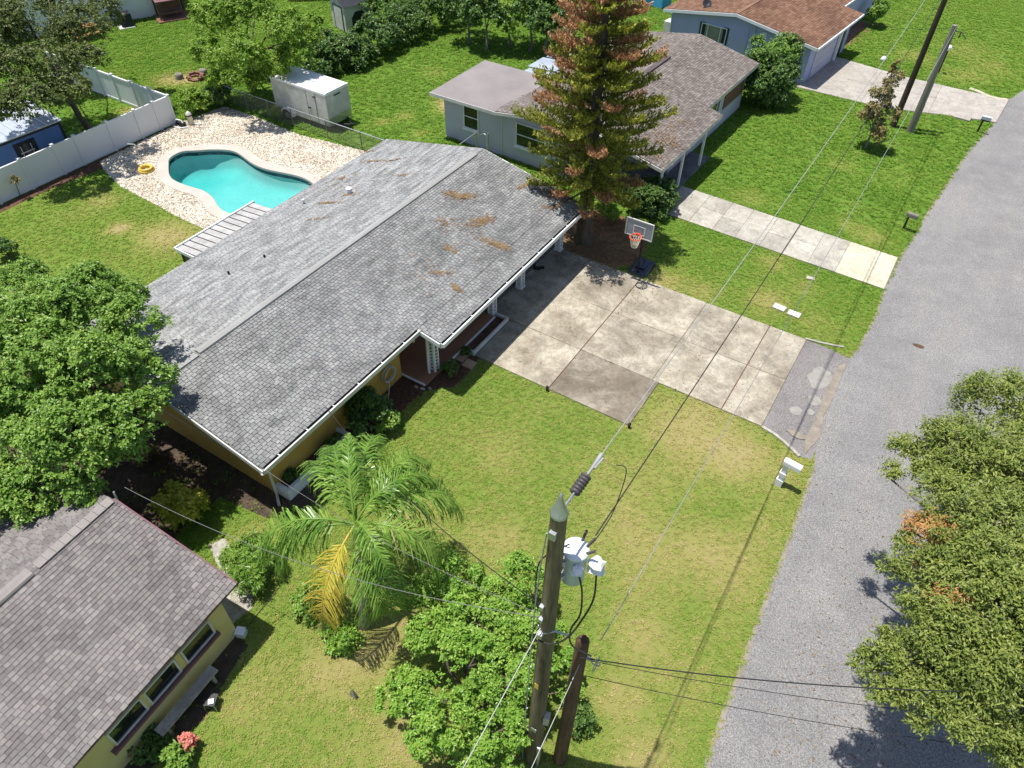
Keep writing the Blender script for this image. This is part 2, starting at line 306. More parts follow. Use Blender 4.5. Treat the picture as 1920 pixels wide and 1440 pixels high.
# ------------------------------------------------------------------ mesh helpers
class MB:
    def __init__(s): s.v = []; s.f = []; s.smooth = []
    def add(s, vs, fs, sm=False):
        b = len(s.v); s.v += [tuple(map(float, p)) for p in vs]; s.f += [tuple(b+i for i in f) for f in fs]; s.smooth += [sm]*len(fs); return s
    def box(s, c, d, rz=0.0, ry=0.0, rx=0.0):
        x, y, z = d[0]/2, d[1]/2, d[2]/2
        vs = [(-x, -y, -z), (x, -y, -z), (x, y, -z), (-x, y, -z), (-x, -y, z), (x, -y, z), (x, y, z), (-x, y, z)]
        if rz or ry or rx:
            Rm = Matrix.Rotation(rz, 3, 'Z') @ Matrix.Rotation(ry, 3, 'Y') @ Matrix.Rotation(rx, 3, 'X')
            vs = [Rm @ Vector(v) for v in vs]
        return s.add([(v[0]+c[0], v[1]+c[1], v[2]+c[2]) for v in vs], [(0, 3, 2, 1), (4, 5, 6, 7), (0, 1, 5, 4), (1, 2, 6, 5), (2, 3, 7, 6), (3, 0, 4, 7)])
    def bx(s, x0, x1, y0, y1, z0, z1): return s.box(((x0+x1)/2, (y0+y1)/2, (z0+z1)/2), (x1-x0, y1-y0, z1-z0))
    def prism(s, poly, z0, z1, holes=()):
        loops = [[Vector((p[0], p[1], 0)) for p in poly]] + [[Vector((p[0], p[1], 0)) for p in h] for h in holes]
        tri = tessellate_polygon(loops); allp = [p for L in loops for p in L]
        def up(t):
            a, b, c = (allp[i] for i in t); return t if (b-a).cross(c-a).z > 0 else t[::-1]
        tri = [up(tuple(t)) for t in tri]
        s.add([(p.x, p.y, z1) for p in allp], tri)
        if z0 is not None and z0 < z1:
            k = 0
            for L in loops:
                n = len(L); area = sum(L[i].x*L[(i+1) % n].y-L[(i+1) % n].x*L[i].y for i in range(n))
                vs = [(p.x, p.y, z0) for p in L]+[(p.x, p.y, z1) for p in L]
                fs = [(i, (i+1) % n, n+(i+1) % n, n+i) for i in range(n)]
                if (area < 0) != (k > 0): fs = [f[::-1] for f in fs]
                s.add(vs, fs); k += 1
        return s
    def tube(s, pts, rad, n=6, cap=True):
        pts = [Vector(p) for p in pts]; k = len(pts)
        if not hasattr(rad, '__len__'): rad = [rad]*k
        vs = []; ref = None
        for i, p in enumerate(pts):
            d = (pts[min(i+1, k-1)]-pts[max(i-1, 0)]).normalized()
            if ref is None: ref = Vector((0, 0, 1)) if abs(d.z) < 0.9 else Vector((1, 0, 0))
            a = (ref-d*ref.dot(d)).normalized(); ref = a; b = d.cross(a)
            for j in range(n):
                t = 2*math.pi*j/n; vs.append(p+(a*math.cos(t)+b*math.sin(t))*rad[i])
        fs = [(i*n+j, i*n+(j+1) % n, (i+1)*n+(j+1) % n, (i+1)*n+j) for i in range(k-1) for j in range(n)]
        s.add(vs, fs, True)
        if cap: s.add(vs[:n], [tuple(range(n))[::-1]]); s.add(vs[-n:], [tuple(range(n))])
        return s
    def lathe(s, prof, c=(0, 0, 0), n=16):
        vs = [(c[0]+r*math.cos(2*math.pi*j/n), c[1]+r*math.sin(2*math.pi*j/n), c[2]+z) for r, z in prof for j in range(n)]
        k = len(prof)
        s.add(vs, [(i*n+j, i*n+(j+1) % n, (i+1)*n+(j+1) % n, (i+1)*n+j) for i in range(k-1) for j in range(n)], True); return s
    def torus(s, c, R, r, n=20, k=8, axis='Z', zs=1.0):
        vs = []
        for i in range(n):
            a = 2*math.pi*i/n
            for j in range(k):
                b = 2*math.pi*j/k; q = R+r*math.cos(b); p = (q*math.cos(a), q*math.sin(a), r*math.sin(b)*zs)
                if axis == 'X': p = (p[2], p[0], p[1])
                if axis == 'Y': p = (p[0], p[2], p[1])
                vs.append((c[0]+p[0], c[1]+p[1], c[2]+p[2]))
        s.add(vs, [(i*k+j, ((i+1) % n)*k+j, ((i+1) % n)*k+(j+1) % k, i*k+(j+1) % k) for i in range(n) for j in range(k)], True); return s
def obj(name, mb, mat, parent=None, off=None):
    if off is not None: mb.v = [(p[0]-off[0], p[1]-off[1], p[2]-off[2]) for p in mb.v]
    me = bpy.data.meshes.new(name); me.from_pydata(mb.v, [], mb.f); me.materials.append(M[mat] if isinstance(mat, str) else mat)
    me.polygons.foreach_set('use_smooth', mb.smooth)
    me.update()
    o = bpy.data.objects.new(name, me); COL.objects.link(o)
    if parent is not None: o.parent = parent
    return o
def tag(o, label, cat, group=None):
    o['label'] = label; o['category'] = cat
    if group: o['group'] = group
    return o
def thing(name, label, cat, loc=(0, 0, 0), rz=0.0, group=None):
    o = bpy.data.objects.new(name, None); COL.objects.link(o); o.empty_display_size = 0.2
    o.location = tuple(float(c) for c in loc); o.rotation_euler = (0, 0, rz); return tag(o, label, cat, group)
def struct(name, mb, mat, parent=None):
    o = obj(name, mb, mat, parent)
    if parent is None: o['kind'] = 'structure'
    return o
def npmesh(name, V, Fq, mats, parent=None, midx=None, smooth=False):
    """mesh from numpy: V (n,3), Fq (m,4) quads"""
    me = bpy.data.meshes.new(name); n = len(V); k = Fq.shape[1]; mm = len(Fq)
    me.vertices.add(n); me.vertices.foreach_set('co', V.astype(np.float32).ravel())
    me.loops.add(mm*k); me.loops.foreach_set('vertex_index', Fq.astype(np.int32).ravel())
    me.polygons.add(mm); me.polygons.foreach_set('loop_start', np.arange(0, mm*k, k, dtype=np.int32)); me.polygons.foreach_set('loop_total', np.full(mm, k, np.int32))
    for t in mats: me.materials.append(M[t] if isinstance(t, str) else t)
    if midx is not None: me.polygons.foreach_set('material_index', midx.astype(np.int32))
    me.polygons.foreach_set('use_smooth', np.full(mm, smooth))
    me.update(calc_edges=True); me.validate()
    o = bpy.data.objects.new(name, me); COL.objects.link(o)
    if parent is not None: o.parent = parent
    return o
def unit(a): return a/np.maximum(np.linalg.norm(a, axis=-1, keepdims=True), 1e-9)
def copytree(o, parent=None):
    c = o.copy(); COL.objects.link(c); c.parent = parent
    for ch in list(o.children): copytree(ch, c)
    return c

# ------------------------------------------------------------------ plan outlines (metres)
ROAD_L = [(1.3, -30), (1.25, 0), (1.18, 7.05), (1.09, 8.56), (1.05, 9.95), (0.99, 11.65), (0.95, 13.6), (0.90, 15.3), (0.78, 17.3), (0.58, 18.0), (0.50, 19.4), (0.36, 21.4), (0.42, 23.0), (0.60, 23.8), (0.70, 25.9), (0.64, 28.1), (0.70, 30.8), (0.84, 32.5), (1.02, 35.3), (1.36, 39.0), (1.74, 43.3), (2.35, 47.0), (2.6, 50.9), (3.3, 53.3), (4.6, 58), (7, 66), (12, 80), (20, 100)]
def jitter(L, step, amp):
    out = []
    for (a, b) in zip(L[:-1], L[1:]):
        d = math.dist(a, b); n = max(1, int(d/step)) if a[1] > 5 and a[1] < 56 else 1
        for i in range(n):
            t = i/n; w = amp if n > 1 else 0
            out.append((a[0]+(b[0]-a[0])*t+random.uniform(-w, w), a[1]+(b[1]-a[1])*t))
    return out+[L[-1]]
road_l = jitter(ROAD_L, 0.16, 0.018)
ROAD = road_l + [(28, 97), (17, 74), (11.6, 60), (9.4, 50), (8.4, 40), (7.8, 28), (7.6, 10), (7.7, -30)]
DRIVE = [(-12.2, 18.0), (-11.17, 18.0), (-11.17, 15.6), (-4.95, 15.6), (-4.95, 18.0), (-1.2, 18.0), (-1.2, 23.2), (-12.2, 23.2)]
APRON = [(-1.2, 18.0), (-0.4, 17.8), (0.3, 17.45), (0.62, 17.5), (0.56, 19.4), (0.42, 21.4), (0.50, 23.05), (-0.3, 23.2), (-1.2, 23.2)]
WALK = [tuple(at(1278, 349)[:2]), tuple(at(1685, 485)[:2]), tuple(at(1658, 543)[:2]), tuple(at(1256, 396)[:2])]
WALK = [(-9.75, 31.15), (0.62, 30.72), (0.62, 28.08), (-9.65, 28.35)]
FARD = [(-8.4, 45.8), (-3.3, 45.75), (0.6, 47.0), (2.5, 47.4), (2.75, 51.3), (0.9, 51.1), (-3.35, 51.2), (-8.0, 52.1)]
GRAVEL = [(-34.9, 17.1), (-33.94, 16.60), (-31.98, 16.10), (-30.4, 16.0), (-29.18, 15.95), (-28.0, 15.85), (-26.0, 15.8), (-23.5, 15.9), (-21.2, 15.9), (-21.2, 24.6), (-23.0, 25.0), (-24.68, 25.2), (-26.74, 24.95), (-28.67, 24.65), (-32.64, 24.9), (-34.6, 24.8), (-35.0, 22.4)]
INNER = [(-32.20, 19.07), (-32.34, 19.50), (-32.30, 20.02), (-31.75, 20.45), (-31.33, 20.87), (-30.74, 21.25), (-30.3, 21.42), (-29.84, 21.44), (-29.12, 21.25), (-28.32, 21.06), (-27.41, 21.05), (-26.47, 21.28), (-25.65, 21.45), (-24.75, 21.4), (-23.9, 20.9), (-23.4, 20.0), (-23.5, 18.9), (-24.1, 17.9), (-25.0, 17.4), (-25.95, 17.28), (-26.39, 17.29), (-26.85, 17.44), (-27.37, 17.72), (-27.94, 17.9), (-28.53, 17.98), (-29.11, 17.88), (-29.98, 17.82), (-30.63, 17.91), (-31.19, 18.23), (-31.79, 18.72)]
def smooth_loop(P, k=4):
    P = np.array(P); n = len(P); out = []
    for i in range(n):
        p0, p1, p2, p3 = P[i-1], P[i], P[(i+1) % n], P[(i+2) % n]
        for j in range(k):
            t = j/k; out.append(0.5*((2*p1)+(-p0+p2)*t+(2*p0-5*p1+4*p2-p3)*t*t+(-p0+3*p1-3*p2+p3)*t**3))
    return np.array(out)
def offset_loop(P, d):
    n = len(P); t = unit(np.roll(P, -1, 0)-np.roll(P, 1, 0)); nrm = np.stack([-t[:, 1], t[:, 0]], 1)
    return P+nrm*d
pin = smooth_loop(INNER); 
for _ in range(3): pin = (np.roll(pin, 1, 0)+2*pin+np.roll(pin, -1, 0))/4
_area = sum(pin[i][0]*pin[(i+1) % len(pin)][1]-pin[(i+1) % len(pin)][0]*pin[i][1] for i in range(len(pin)))
SGN = -1.0 if _area > 0 else 1.0
pout = offset_loop(pin, SGN*0.55)
for _ in range(6): pout = (np.roll(pout, 1, 0)+2*pout+np.roll(pout, -1, 0))/4
def inpoly(x, y, P):
    P = np.asarray(P); c = np.zeros(x.shape, bool); n = len(P); j = n-1
    for i in range(n):
        xi, yi, xj, yj = P[i][0], P[i][1], P[j][0], P[j][1]
        with np.errstate(divide='ignore', invalid='ignore'):
            c ^= ((yi > y) != (yj > y)) & (x < (xj-xi)*(y-yi)/(yj-yi+1e-12)+xi)
        j = i
    return c
SOIL = [(-13.4, 2.6), (-13.8, 4.2), (-14.3, 5.2), (-14.1, 6.2), (-12.4, 6.45), (-11.6, 7.2), (-11.4, 8.0), (-12.0, 8.4), (-12.9, 8.6), (-21, 8.3), (-26, 6.8), (-26, 2.0), (-20, 0.5)]
SOIL_FRONT = [(-12.85, 8.4), (-12.2, 9.8), (-11.75, 11.0), (-11.75, 12.2), (-11.6, 13.2), (-10.9, 13.9), (-10.85, 15.0), (-11.0, 15.6), (-12.85, 15.6)]
STRAW = [(-12.4, 23.3), (-10.6, 23.25), (-9.3, 23.3), (-8.6, 24.3), (-8.9, 25.6), (-10.0, 26.9), (-11.6, 27.2), (-13.0, 26.6), (-13.5, 25.0), (-13.0, 23.8)]
BEDBL = [(-9.95, -1.6), (-9.55, -0.9), (-9.6, 0.6), (-9.4, 1.6), (-9.75, 2.6), (-9.9, 3.4), (-10.4, 3.5), (-10.1, -2)]
PALMBED = [(-8.6, 4.6), (-7.4, 4.5), (-6.7, 5.2), (-7.0, 6.1), (-8.0, 6.6), (-8.9, 5.9)]
WALK2 = [(-11.5, 3.7), (-10.7, 3.4), (-10.6, 4.2), (-11.2, 4.8), (-12.2, 5.1), (-12.9, 5.3), (-13.1, 4.9), (-12.2, 4.5)]

# ------------------------------------------------------------------ ground, with dryness of the turf
PATCH = [(-3.2, 16.6, 1.7, .42), (-1.2, 16.2, 1.2, .35), (-2.6, 11.5, 1.5, .32), (-1.4, 9.0, 1.0, .3), (-6.3, 9.6, 1.1, .28), (-8.0, 12.5, 1.1, .22), (-8.9, 8.6, .9, .3), (-0.6, 12.6, 1.2, .25), (-4.0, 13.4, 1.4, .2), (-3.3, 24.7, .9, .42), (-2.2, 26.4, .7, .25), (-3.8, 27.4, .8, .4), (-5.6, 23.8, .7, .35), (-7.4, 23.6, .8, .5), (-1.0, 24.4, .7, .2), (-0.9, 31.8, .9, .5), (-2.0, 32.2, .6, .3), (-6.3, 31.9, .9, .35), (-3.6, 37.5, .7, .35), (-1.0, 38, 1.0, .12), (-24.5, 32.4, .8, .85), (-24.0, 31.5, .7, .6), (-22.8, 36.2, .5, .7), (-21.8, 36.0, .6, .7), (-20.8, 35.9, .5, .7), (-25.5, 29.5, .5, .45), (-26.0, 28.3, .5, .45), (-23.5, 28.3, .5, .45), (-27.6, 35.2, .9, .3), (-29.0, 13.8, .45, .7), (-27.0, 14.2, 1.0, .3), (-31.5, 14.8, .8, .3), (-26.5, 15.2, 1.5, .35), (-40.2, 25.4, 1.0, .55), (-43.5, 23.0, 1.2, .35), (-39.2, 26.2, .9, .7), (-7.8, 4.2, .9, .22), (-6.9, 6.0, .9, .28), (-7.0, 4.8, .7, .25), (-12.2, 5.6, .8, .35), (-5.1, 3.9, .8, .25), (-3.0, 55.0, 1.2, .35), (0.0, 53.5, 1.2, .35), (1.3, 56.0, 1.5, .3), (-0.5, 58.5, 1.6, .25), (-1.2, 7.4, .7, .3), (-0.2, 6.2, .7, .3), (-9.0, 2.2, .5, .25), (-22, 3, 6, -.1), (-37.5, 19.5, .8, .3), (-38.5, 21.4, .7, .5)]
def sig(t): return 1/(1+np.exp(-t))
def dryness(x, y):
    d = 0.27+0*x
    d = d+0.25*sig((x+12.8)*2)*sig((27.4-y)*2.2)*sig((y-2.0)*1.5)
    d = d-0.12*sig((x+12.8)*2)*sig((27.4-y)*2)*sig((y-23.2)*2)
    d = d+0.20*sig((-20.5-x)*1.5)*sig((16.2-y)*2)*sig((x+36.0)*2)
    d = d+0.20*sig((x+10.2)*2)*sig((4.2-y)*1.2)
    d = d+0.05*sig((x+9)*1)*sig((y-52)*1)
    d = d+0.14*np.exp(-((x-0.2)/0.6)**2)*sig((23.6-y)*3)
    for px, py, r, a in PATCH: d = d+a*np.exp(-(((x-px)**2+(y-py)**2)/r**2))
    return np.clip(d, 0.02, 1.1)
gx = np.concatenate([[-500, -220, -120], np.arange(-80, 40.01, 0.5), [90, 200, 500]]); gy = np.concatenate([[-300, -90], np.arange(-20, 100.01, 0.5), [160, 300, 700]])
X, Y = np.meshgrid(gx, gy, indexing='ij'); nx, ny = X.shape
V = np.stack([X.ravel(), Y.ravel(), np.zeros(nx*ny)], 1)
I, J = np.meshgrid(np.arange(nx-1), np.arange(ny-1), indexing='ij')
fcx = (gx[:-1]+gx[1:])[I]/2; fcy = (gy[:-1]+gy[1:])[J]/2
keep = ~((fcx > -33) & (fcx < -23) & (fcy > 17) & (fcy < 22))
I, J = I[keep], J[keep]
Fq = np.stack([I*ny+J, (I+1)*ny+J, (I+1)*ny+J+1, I*ny+J+1], 1)
ground = npmesh('ground', V, Fq, ['ground']); ground['kind'] = 'structure'
at_ = ground.data.attributes.new('dry', 'FLOAT', 'POINT'); at_.data.foreach_set('value', dryness(V[:, 0], V[:, 1]).astype(np.float32))

struct('road', MB().prism(ROAD, None, 0.008), 'asphalt')
verge = [(p[0]-.07+random.uniform(-.02, .02), p[1]) for p in road_l if 5 < p[1] < 17.4]; verge += [(p[0]+.05+random.uniform(-.02, .02), p[1]) for p in road_l if 5 < p[1] < 17.4][::-1]
struct('road_verge', MB().prism(verge, None, 0.0095), 'sand')
verge = [(p[0]-.07+random.uniform(-.02, .02), p[1]) for p in road_l if 23.4 < p[1] < 46.6]; verge += [(p[0]+.05+random.uniform(-.02, .02), p[1]) for p in road_l if 23.4 < p[1] < 46.6][::-1]
struct('road_verge', MB().prism(verge, None, 0.0095), 'sand')
for nm, P, mt, z in (('soil_bed', SOIL, 'soil', .006), ('mulch_bed', SOIL_FRONT, 'mulch', .010), ('pine_straw_bed', STRAW, 'straw', .006), ('planting_bed', BEDBL, 'soil', .006), ('old_footpath', WALK2, 'concrete_walk', .012)):
    struct(nm, MB().prism(jitter(P+[P[0]], 0.3, 0.06)[:-1] if 'path' not in nm else P, None, z), mt)
struct('fence_mulch_strip', MB().prism([(-35.1, 10), (-34.5, 10), (-34.55, 14), (-34.2, 16.5), (-34.1, 19), (-34.6, 21), (-34.9, 22.2), (-35.1, 22.2)], None, 0.010), 'mulch')
struct('gravel_bed', MB().prism(GRAVEL, None, 0.006, holes=[[tuple(p) for p in offset_loop(pin, SGN*0.25)]]), 'gravel_base')
# driveway: base sheet with its joints, each slab a piece of its own
drive = struct('driveway', MB().prism(DRIVE, 0.0, 0.03), 'joint')
def slabs(parent, rects, mats, z0, z1, gap=0.007):
    for k, (x0, x1, y0, y1) in enumerate(rects):
        b = MB(); w = gap
        tilt = random.uniform(-.006, .006)
        c = [(x0+w, y0+w), (x1-w, y0+w), (x1-w, y1-w), (x0+w, y1-w)]
        zz = [z1+tilt*(1 if i in (1, 2) else -1) for i in range(4)]; e = 0.012
        ci = [(x0+w+e, y0+w+e), (x1-w-e, y0+w+e), (x1-w-e, y1-w-e), (x0+w+e, y1-w-e)]
        vs = [(*c[i], z0) for i in range(4)]+[(*c[i], zz[i]-.006) for i in range(4)]+[(*ci[i], zz[i]) for i in range(4)]
        fs = [(8, 9, 10, 11)]+[(i, (i+1) % 4, 4+(i+1) % 4, 4+i) for i in range(4)]+[(4+i, 4+(i+1) % 4, 8+(i+1) % 4, 8+i) for i in range(4)]
        obj('slab', b.add(vs, fs), mats[k] if isinstance(mats, list) else mats, parent)
dr = []; dm = []
XS = [-12.2, -10.5, -8.08, -5.2, -2.62, -1.2]; YS = [18.0, 20.6, 23.2]
for i in range(5):
    for j in range(2):
        dr.append((XS[i], XS[i+1], YS[j], YS[j+1])); dm.append('concrete')
dr += [(-11.17, -10.5, 15.62, 17.98), (-10.5, -8.08, 15.6, 18.0), (-8.08, -4.95, 15.6, 18.0)]; dm += ['concrete', 'concrete', 'concrete_dirty']
slabs(drive, dr, dm, 0.01, 0.055)
for x, ya, yb in ((-8.08, 15.6, 23.15), (-2.62, 18.02, 23.18)): obj('joint_filler', MB().bx(x-.016, x+.016, ya, yb, .04, .064), 'mulch', drive)
cf = struct('carport_floor', MB().bx(-16.4, -12.22, 18.0, 23.2, 0, 0.03), 'joint')
slabs(cf, [(-16.4, -12.22, 18.0, 20.6), (-16.4, -12.22, 20.6, 23.2)], 'concrete_shaded', 0.01, 0.06)
ap = struct('driveway_apron', MB().prism(APRON, None, 0.013), 'asphalt_apron')
for kz, (cx, cy, rx, ry) in enumerate(((-0.18, 21.45, .42, .62), (-0.05, 20.2, .24, .30), (-0.45, 19.35, .22, .24), (0.0, 19.55, .13, .16), (0.32, 21.1, .16, 1.9), (0.36, 18.6, .2, 1.0), (-0.1, 18.3, .35, .16))):
    P = [(cx+rx*math.cos(a)*random.uniform(.75, 1.15), cy+ry*math.sin(a)*random.uniform(.75, 1.15)) for a in np.linspace(0, 2*math.pi, 14)[:-1]]
    obj('concrete_patch', MB().prism(P, None, 0.017+.004*kz), 'sand' if kz in (4, 5, 6) else 'patch', ap)
def curb(nm, pts, w, h, mat):
    P = np.array(pts); t = unit(np.gradient(P, axis=0)); n = np.stack([-t[:, 1], t[:, 0]], 1)*w/2
    return struct(nm, MB().prism([tuple(p) for p in P+n]+[tuple(p) for p in (P-n)[::-1]], 0, h), mat)
curb('driveway_curb', [(-1.2, 17.98), (-0.75, 17.9), (-0.4, 17.76), (0, 17.55), (0.25, 17.4)], 0.10, 0.07, 'concrete_walk')
curb('driveway_curb', [(-1.25, 23.24), (-0.8, 23.3), (-0.3, 23.42), (0.1, 23.55)], 0.09, 0.06, 'concrete_walk')
# neighbour's front walk, slab by slab
sw = struct('pavement', MB().prism([(-9.75, 31.12), (0.6, 30.72), (0.62, 28.06), (-9.65, 28.36)], 0, 0.03), 'joint')
wx = [-9.6, -8.1, -6.95, -5.9, -4.75, -3.7, -2.6, -1.45, 0.58]
for i in range(8):
    yb = lambda x: 28.36-(x+9.65)*0.029; yt = lambda x: 31.1-(x+9.7)*0.038
    x0, x1 = wx[i]+.008, wx[i+1]-.008; ym = lambda x: (yb(x)+yt(x))/2+(0.12 if i % 2 else -0.1)
    halves = [(yb, ym), (ym, yt)] if i < 6 else [(yb, yt)]
    for (lo, hi) in halves:
        vs = [(x0, lo(x0)+.008), (x1, lo(x1)+.008), (x1, hi(x1)-.008), (x0, hi(x0)-.008)]
        obj('slab', MB().prism(vs, 0.01, 0.05+random.uniform(-.006, .006)), 'concrete_new' if i == 7 else 'concrete_walk', sw)
fd = struct('far_driveway', MB().prism(FARD, 0, 0.03), 'joint')
for k, P in enumerate(([(-8.3, 45.85), (-4.6, 45.8), (-4.6, 48.6), (-8.2, 48.8)], [(-8.2, 48.82), (-4.6, 48.62), (-4.6, 51.4), (-8.0, 52.0)], [(-4.58, 45.8), (-3.3, 45.8), (-1.0, 46.55), (-1.0, 48.9), (-4.58, 48.6)], [(-4.58, 48.62), (-1.0, 48.92), (-1.0, 51.1), (-3.35, 51.15), (-4.58, 51.4)], [(-0.98, 46.55), (0.6, 47.05), (2.45, 47.45), (2.7, 51.2), (0.9, 51.05), (-0.98, 51.1)])):
    obj('slab', MB().prism(P, .01, .045+.002*k), 'concrete_far', fd)
curb('driveway_curb', [tuple(at(x, y)[:2]) for x, y in ((1818, 167), (1835, 173), (1852, 181), (1872, 187), (1888, 188))], 0.3, 0.06, 'concrete_new')
tag(obj('drain_slab', MB().box((*at(1803, 222)[:2], .05), (0.9, 0.55, .1), -.1), 'concrete_far'), 'old concrete slab in the grass beside the far driveway entrance', 'concrete slab')

# ------------------------------------------------------------------ swimming pool
pool = thing('swimming_pool', 'freeform swimming pool with turquoise water and pale pink concrete coping', 'pool', (-28, 19.5, 0))
OFF = (-28, 19.5, 0)
n = len(pin); b = MB()
rings = [(pout, -0.02), (pout, 0.05), (offset_loop(pout, -SGN*.02), .065), (offset_loop(pin, SGN*.02), .065), (pin, .05), (pin, -.05)]
vs = [(p[0], p[1], z) for r, z in rings for p in r]
b.add(vs, [(k*n+i, k*n+(i+1) % n, (k+1)*n+(i+1) % n, (k+1)*n+i) if SGN < 0 else (k*n+i, (k+1)*n+i, (k+1)*n+(i+1) % n, k*n+(i+1) % n) for k in range(len(rings)-1) for i in range(n)])
obj('coping', b, 'coping', pool, OFF)
pw = offset_loop(pin, SGN*.03)
def depth(x, y): return -(0.95+.55*sig((-30.2-x)*2.0)*np.exp(-((y-19.4)/2.6)**2))
b = MB(); vs = [(p[0], p[1], z) for z in (-.05, -.26) for p in pw]
b.add(vs, [(i, n+i, n+(i+1) % n, (i+1) % n) for i in range(n)]); obj('tile_band', b, 'tile', pool, OFF)
b = MB(); cen = np.array([-28.0, 19.4]); K = 9; vs = []
for k in range(K):
    t = k/(K-1)
    for p in pw:
        q = p+(cen-p)*max(0, (t-.12))/.88
        d = -.26 if k == 0 else depth(q[0], q[1])*(0.55+.45*min(1, t*3))
        if k == 1: q = p+(cen-p)*.04
        vs.append((q[0], q[1], d))
b.add(vs, [(k*n+i, (k+1)*n+i, (k+1)*n+(i+1) % n, k*n+(i+1) % n) for k in range(K-1) for i in range(n)], True)
obj('pool_shell', b, 'plaster', pool, OFF)
b = MB(); b.prism([tuple(p) for p in (pw[::1] if SGN < 0 else pw[::-1])], None, -.13)
b.add([(p[0], p[1], -.13) for p in pw]+[(p[0], p[1], -2.6) for p in pw], [(i, n+i, n+(i+1) % n, (i+1) % n) if SGN > 0 else (i, (i+1) % n, n+(i+1) % n, n+i) for i in range(n)])
c2 = MB(); c2.prism([tuple(p) for p in pw], None, -2.6); b.add(c2.v, [f[::-1] for f in c2.f])
obj('water', b, 'water', pool, OFF)

# ------------------------------------------------------------------ scatter (geometry nodes instances on points)
def scatter(name, P, scale, protos, mat=None, attrs=None, tilt=0.0, kind='stuff'):
    me = bpy.data.meshes.new(name); N = len(P)
    me.vertices.add(N); me.vertices.foreach_set('co', P.astype(np.float32).ravel())
    def fa(nm, v, t='FLOAT', key='value'): a = me.attributes.new(nm, t, 'POINT'); a.data.foreach_set(key, v.astype(np.float32).ravel())
    fa('scl', scale); rot = np.stack([rng.normal(0, tilt, N), rng.normal(0, tilt, N), rng.uniform(0, 6.283, N)], 1); fa('rot', rot, 'FLOAT_VECTOR', 'vector')
    for k, v in (attrs or {}).items(): fa(k, v)
    o = bpy.data.objects.new(name, me); COL.objects.link(o); o['kind'] = kind
    g = bpy.data.node_groups.new(name, 'GeometryNodeTree'); g.interface.new_socket('Geometry', in_out='INPUT', socket_type='NodeSocketGeometry'); g.interface.new_socket('Geometry', in_out='OUTPUT', socket_type='NodeSocketGeometry')
    gi = g.nodes.new('NodeGroupInput'); go = g.nodes.new('NodeGroupOutput'); ip = g.nodes.new('GeometryNodeInstanceOnPoints')
    jn = g.nodes.new('GeometryNodeGeometryToInstance')
    for p in protos[::-1]:
        oi = g.nodes.new('GeometryNodeObjectInfo'); oi.inputs['Object'].default_value = p; g.links.new(oi.outputs['Geometry'], jn.inputs[0])
    na = g.nodes.new('GeometryNodeInputNamedAttribute'); na.data_type = 'FLOAT'; na.inputs[0].default_value = 'scl'
    nr = g.nodes.new('GeometryNodeInputNamedAttribute'); nr.data_type = 'FLOAT_VECTOR'; nr.inputs[0].default_value = 'rot'
    g.links.new(gi.outputs[0], ip.inputs['Points']); g.links.new(jn.outputs[0], ip.inputs['Instance']); ip.inputs['Pick Instance'].default_value = True
    g.links.new(na.outputs[0], ip.inputs['Scale']); g.links.new(nr.outputs[0], ip.inputs['Rotation']); g.links.new(ip.outputs[0], go.inputs[0])
    md = o.modifiers.new('scatter', 'NODES'); md.node_group = g
    return o
def proto(name, V, F, mat):
    me = bpy.data.meshes.new(name); me.from_pydata([tuple(v) for v in V], [], F); me.materials.append(M[mat]); me.update()
    return bpy.data.objects.new(name, me)
def tuft(nb, spread, h, w):
    V = []; F = []
    for k in range(nb):
        a = random.uniform(0, 6.283); r = random.uniform(0, spread); x, y = r*math.cos(a), r*math.sin(a)
        b = random.uniform(0, 6.283); lean = random.uniform(.5, 1.6)*h; hh = h*random.uniform(.5, 1.0); dx, dy = math.cos(b), math.sin(b); px, py = -dy*w/2, dx*w/2
        i = len(V)
        V += [(x-px, y-py, -.01), (x+px, y+py, -.01), (x+dx*lean*.45+px*.8, y+dy*lean*.45+py*.8, hh*.7), (x+dx*lean*.45-px*.8, y+dy*lean*.45-py*.8, hh*.7), (x+dx*lean, y+dy*lean, hh*.9)]
        F += [(i, i+1, i+2, i+3), (i+3, i+2, i+4)]
    return V, F
tufts = [proto('grass_tuft', *tuft(11, .085, .072, .019), 'blade') for _ in range(5)]
tall = [proto('grass_tuft', *tuft(12, .11, .10, .030), 'blade') for _ in range(4)]
def visible(P, mx=420):
    q = proj(P); return (q[:, 2] > 0) & (q[:, 0] > -mx) & (q[:, 0] < 1920+mx) & (q[:, 1] > -mx) & (q[:, 1] < 1440+mx)
GH = (-14.93, 28.67); 
HOUSE_RECTS = [[(-21.0, 7.2), (-12.7, 7.2), (-12.7, 18.0), (-12.0, 18), (-12, 23.2), (-21, 23.2)], [(-22.3, 28.9), (-14.9, 28.65), (-10.6, 30.5), (-10.3, 41), (-19, 41), (-21.8, 33)], [(-10.4, 3.5), (-9.9, -6), (-20, -6), (-18, 3.2)], [(-8.2, 46), (-7.2, 60), (-18, 60), (-17.2, 47)], [(-10.4, 28.5), (-9.4, 28.5), (-9.4, 35), (-10.4, 35)]]
EXCL = [ROAD, DRIVE, APRON, WALK, FARD, GRAVEL, SOIL_FRONT, STRAW, [(-35.1, 10), (-34.5, 10), (-34.2, 16.5), (-34.9, 22.2), (-35.1, 22.2)], [(-16.4, 18), (-12, 18), (-12, 23.2), (-16.4, 23.2)]]+HOUSE_RECTS
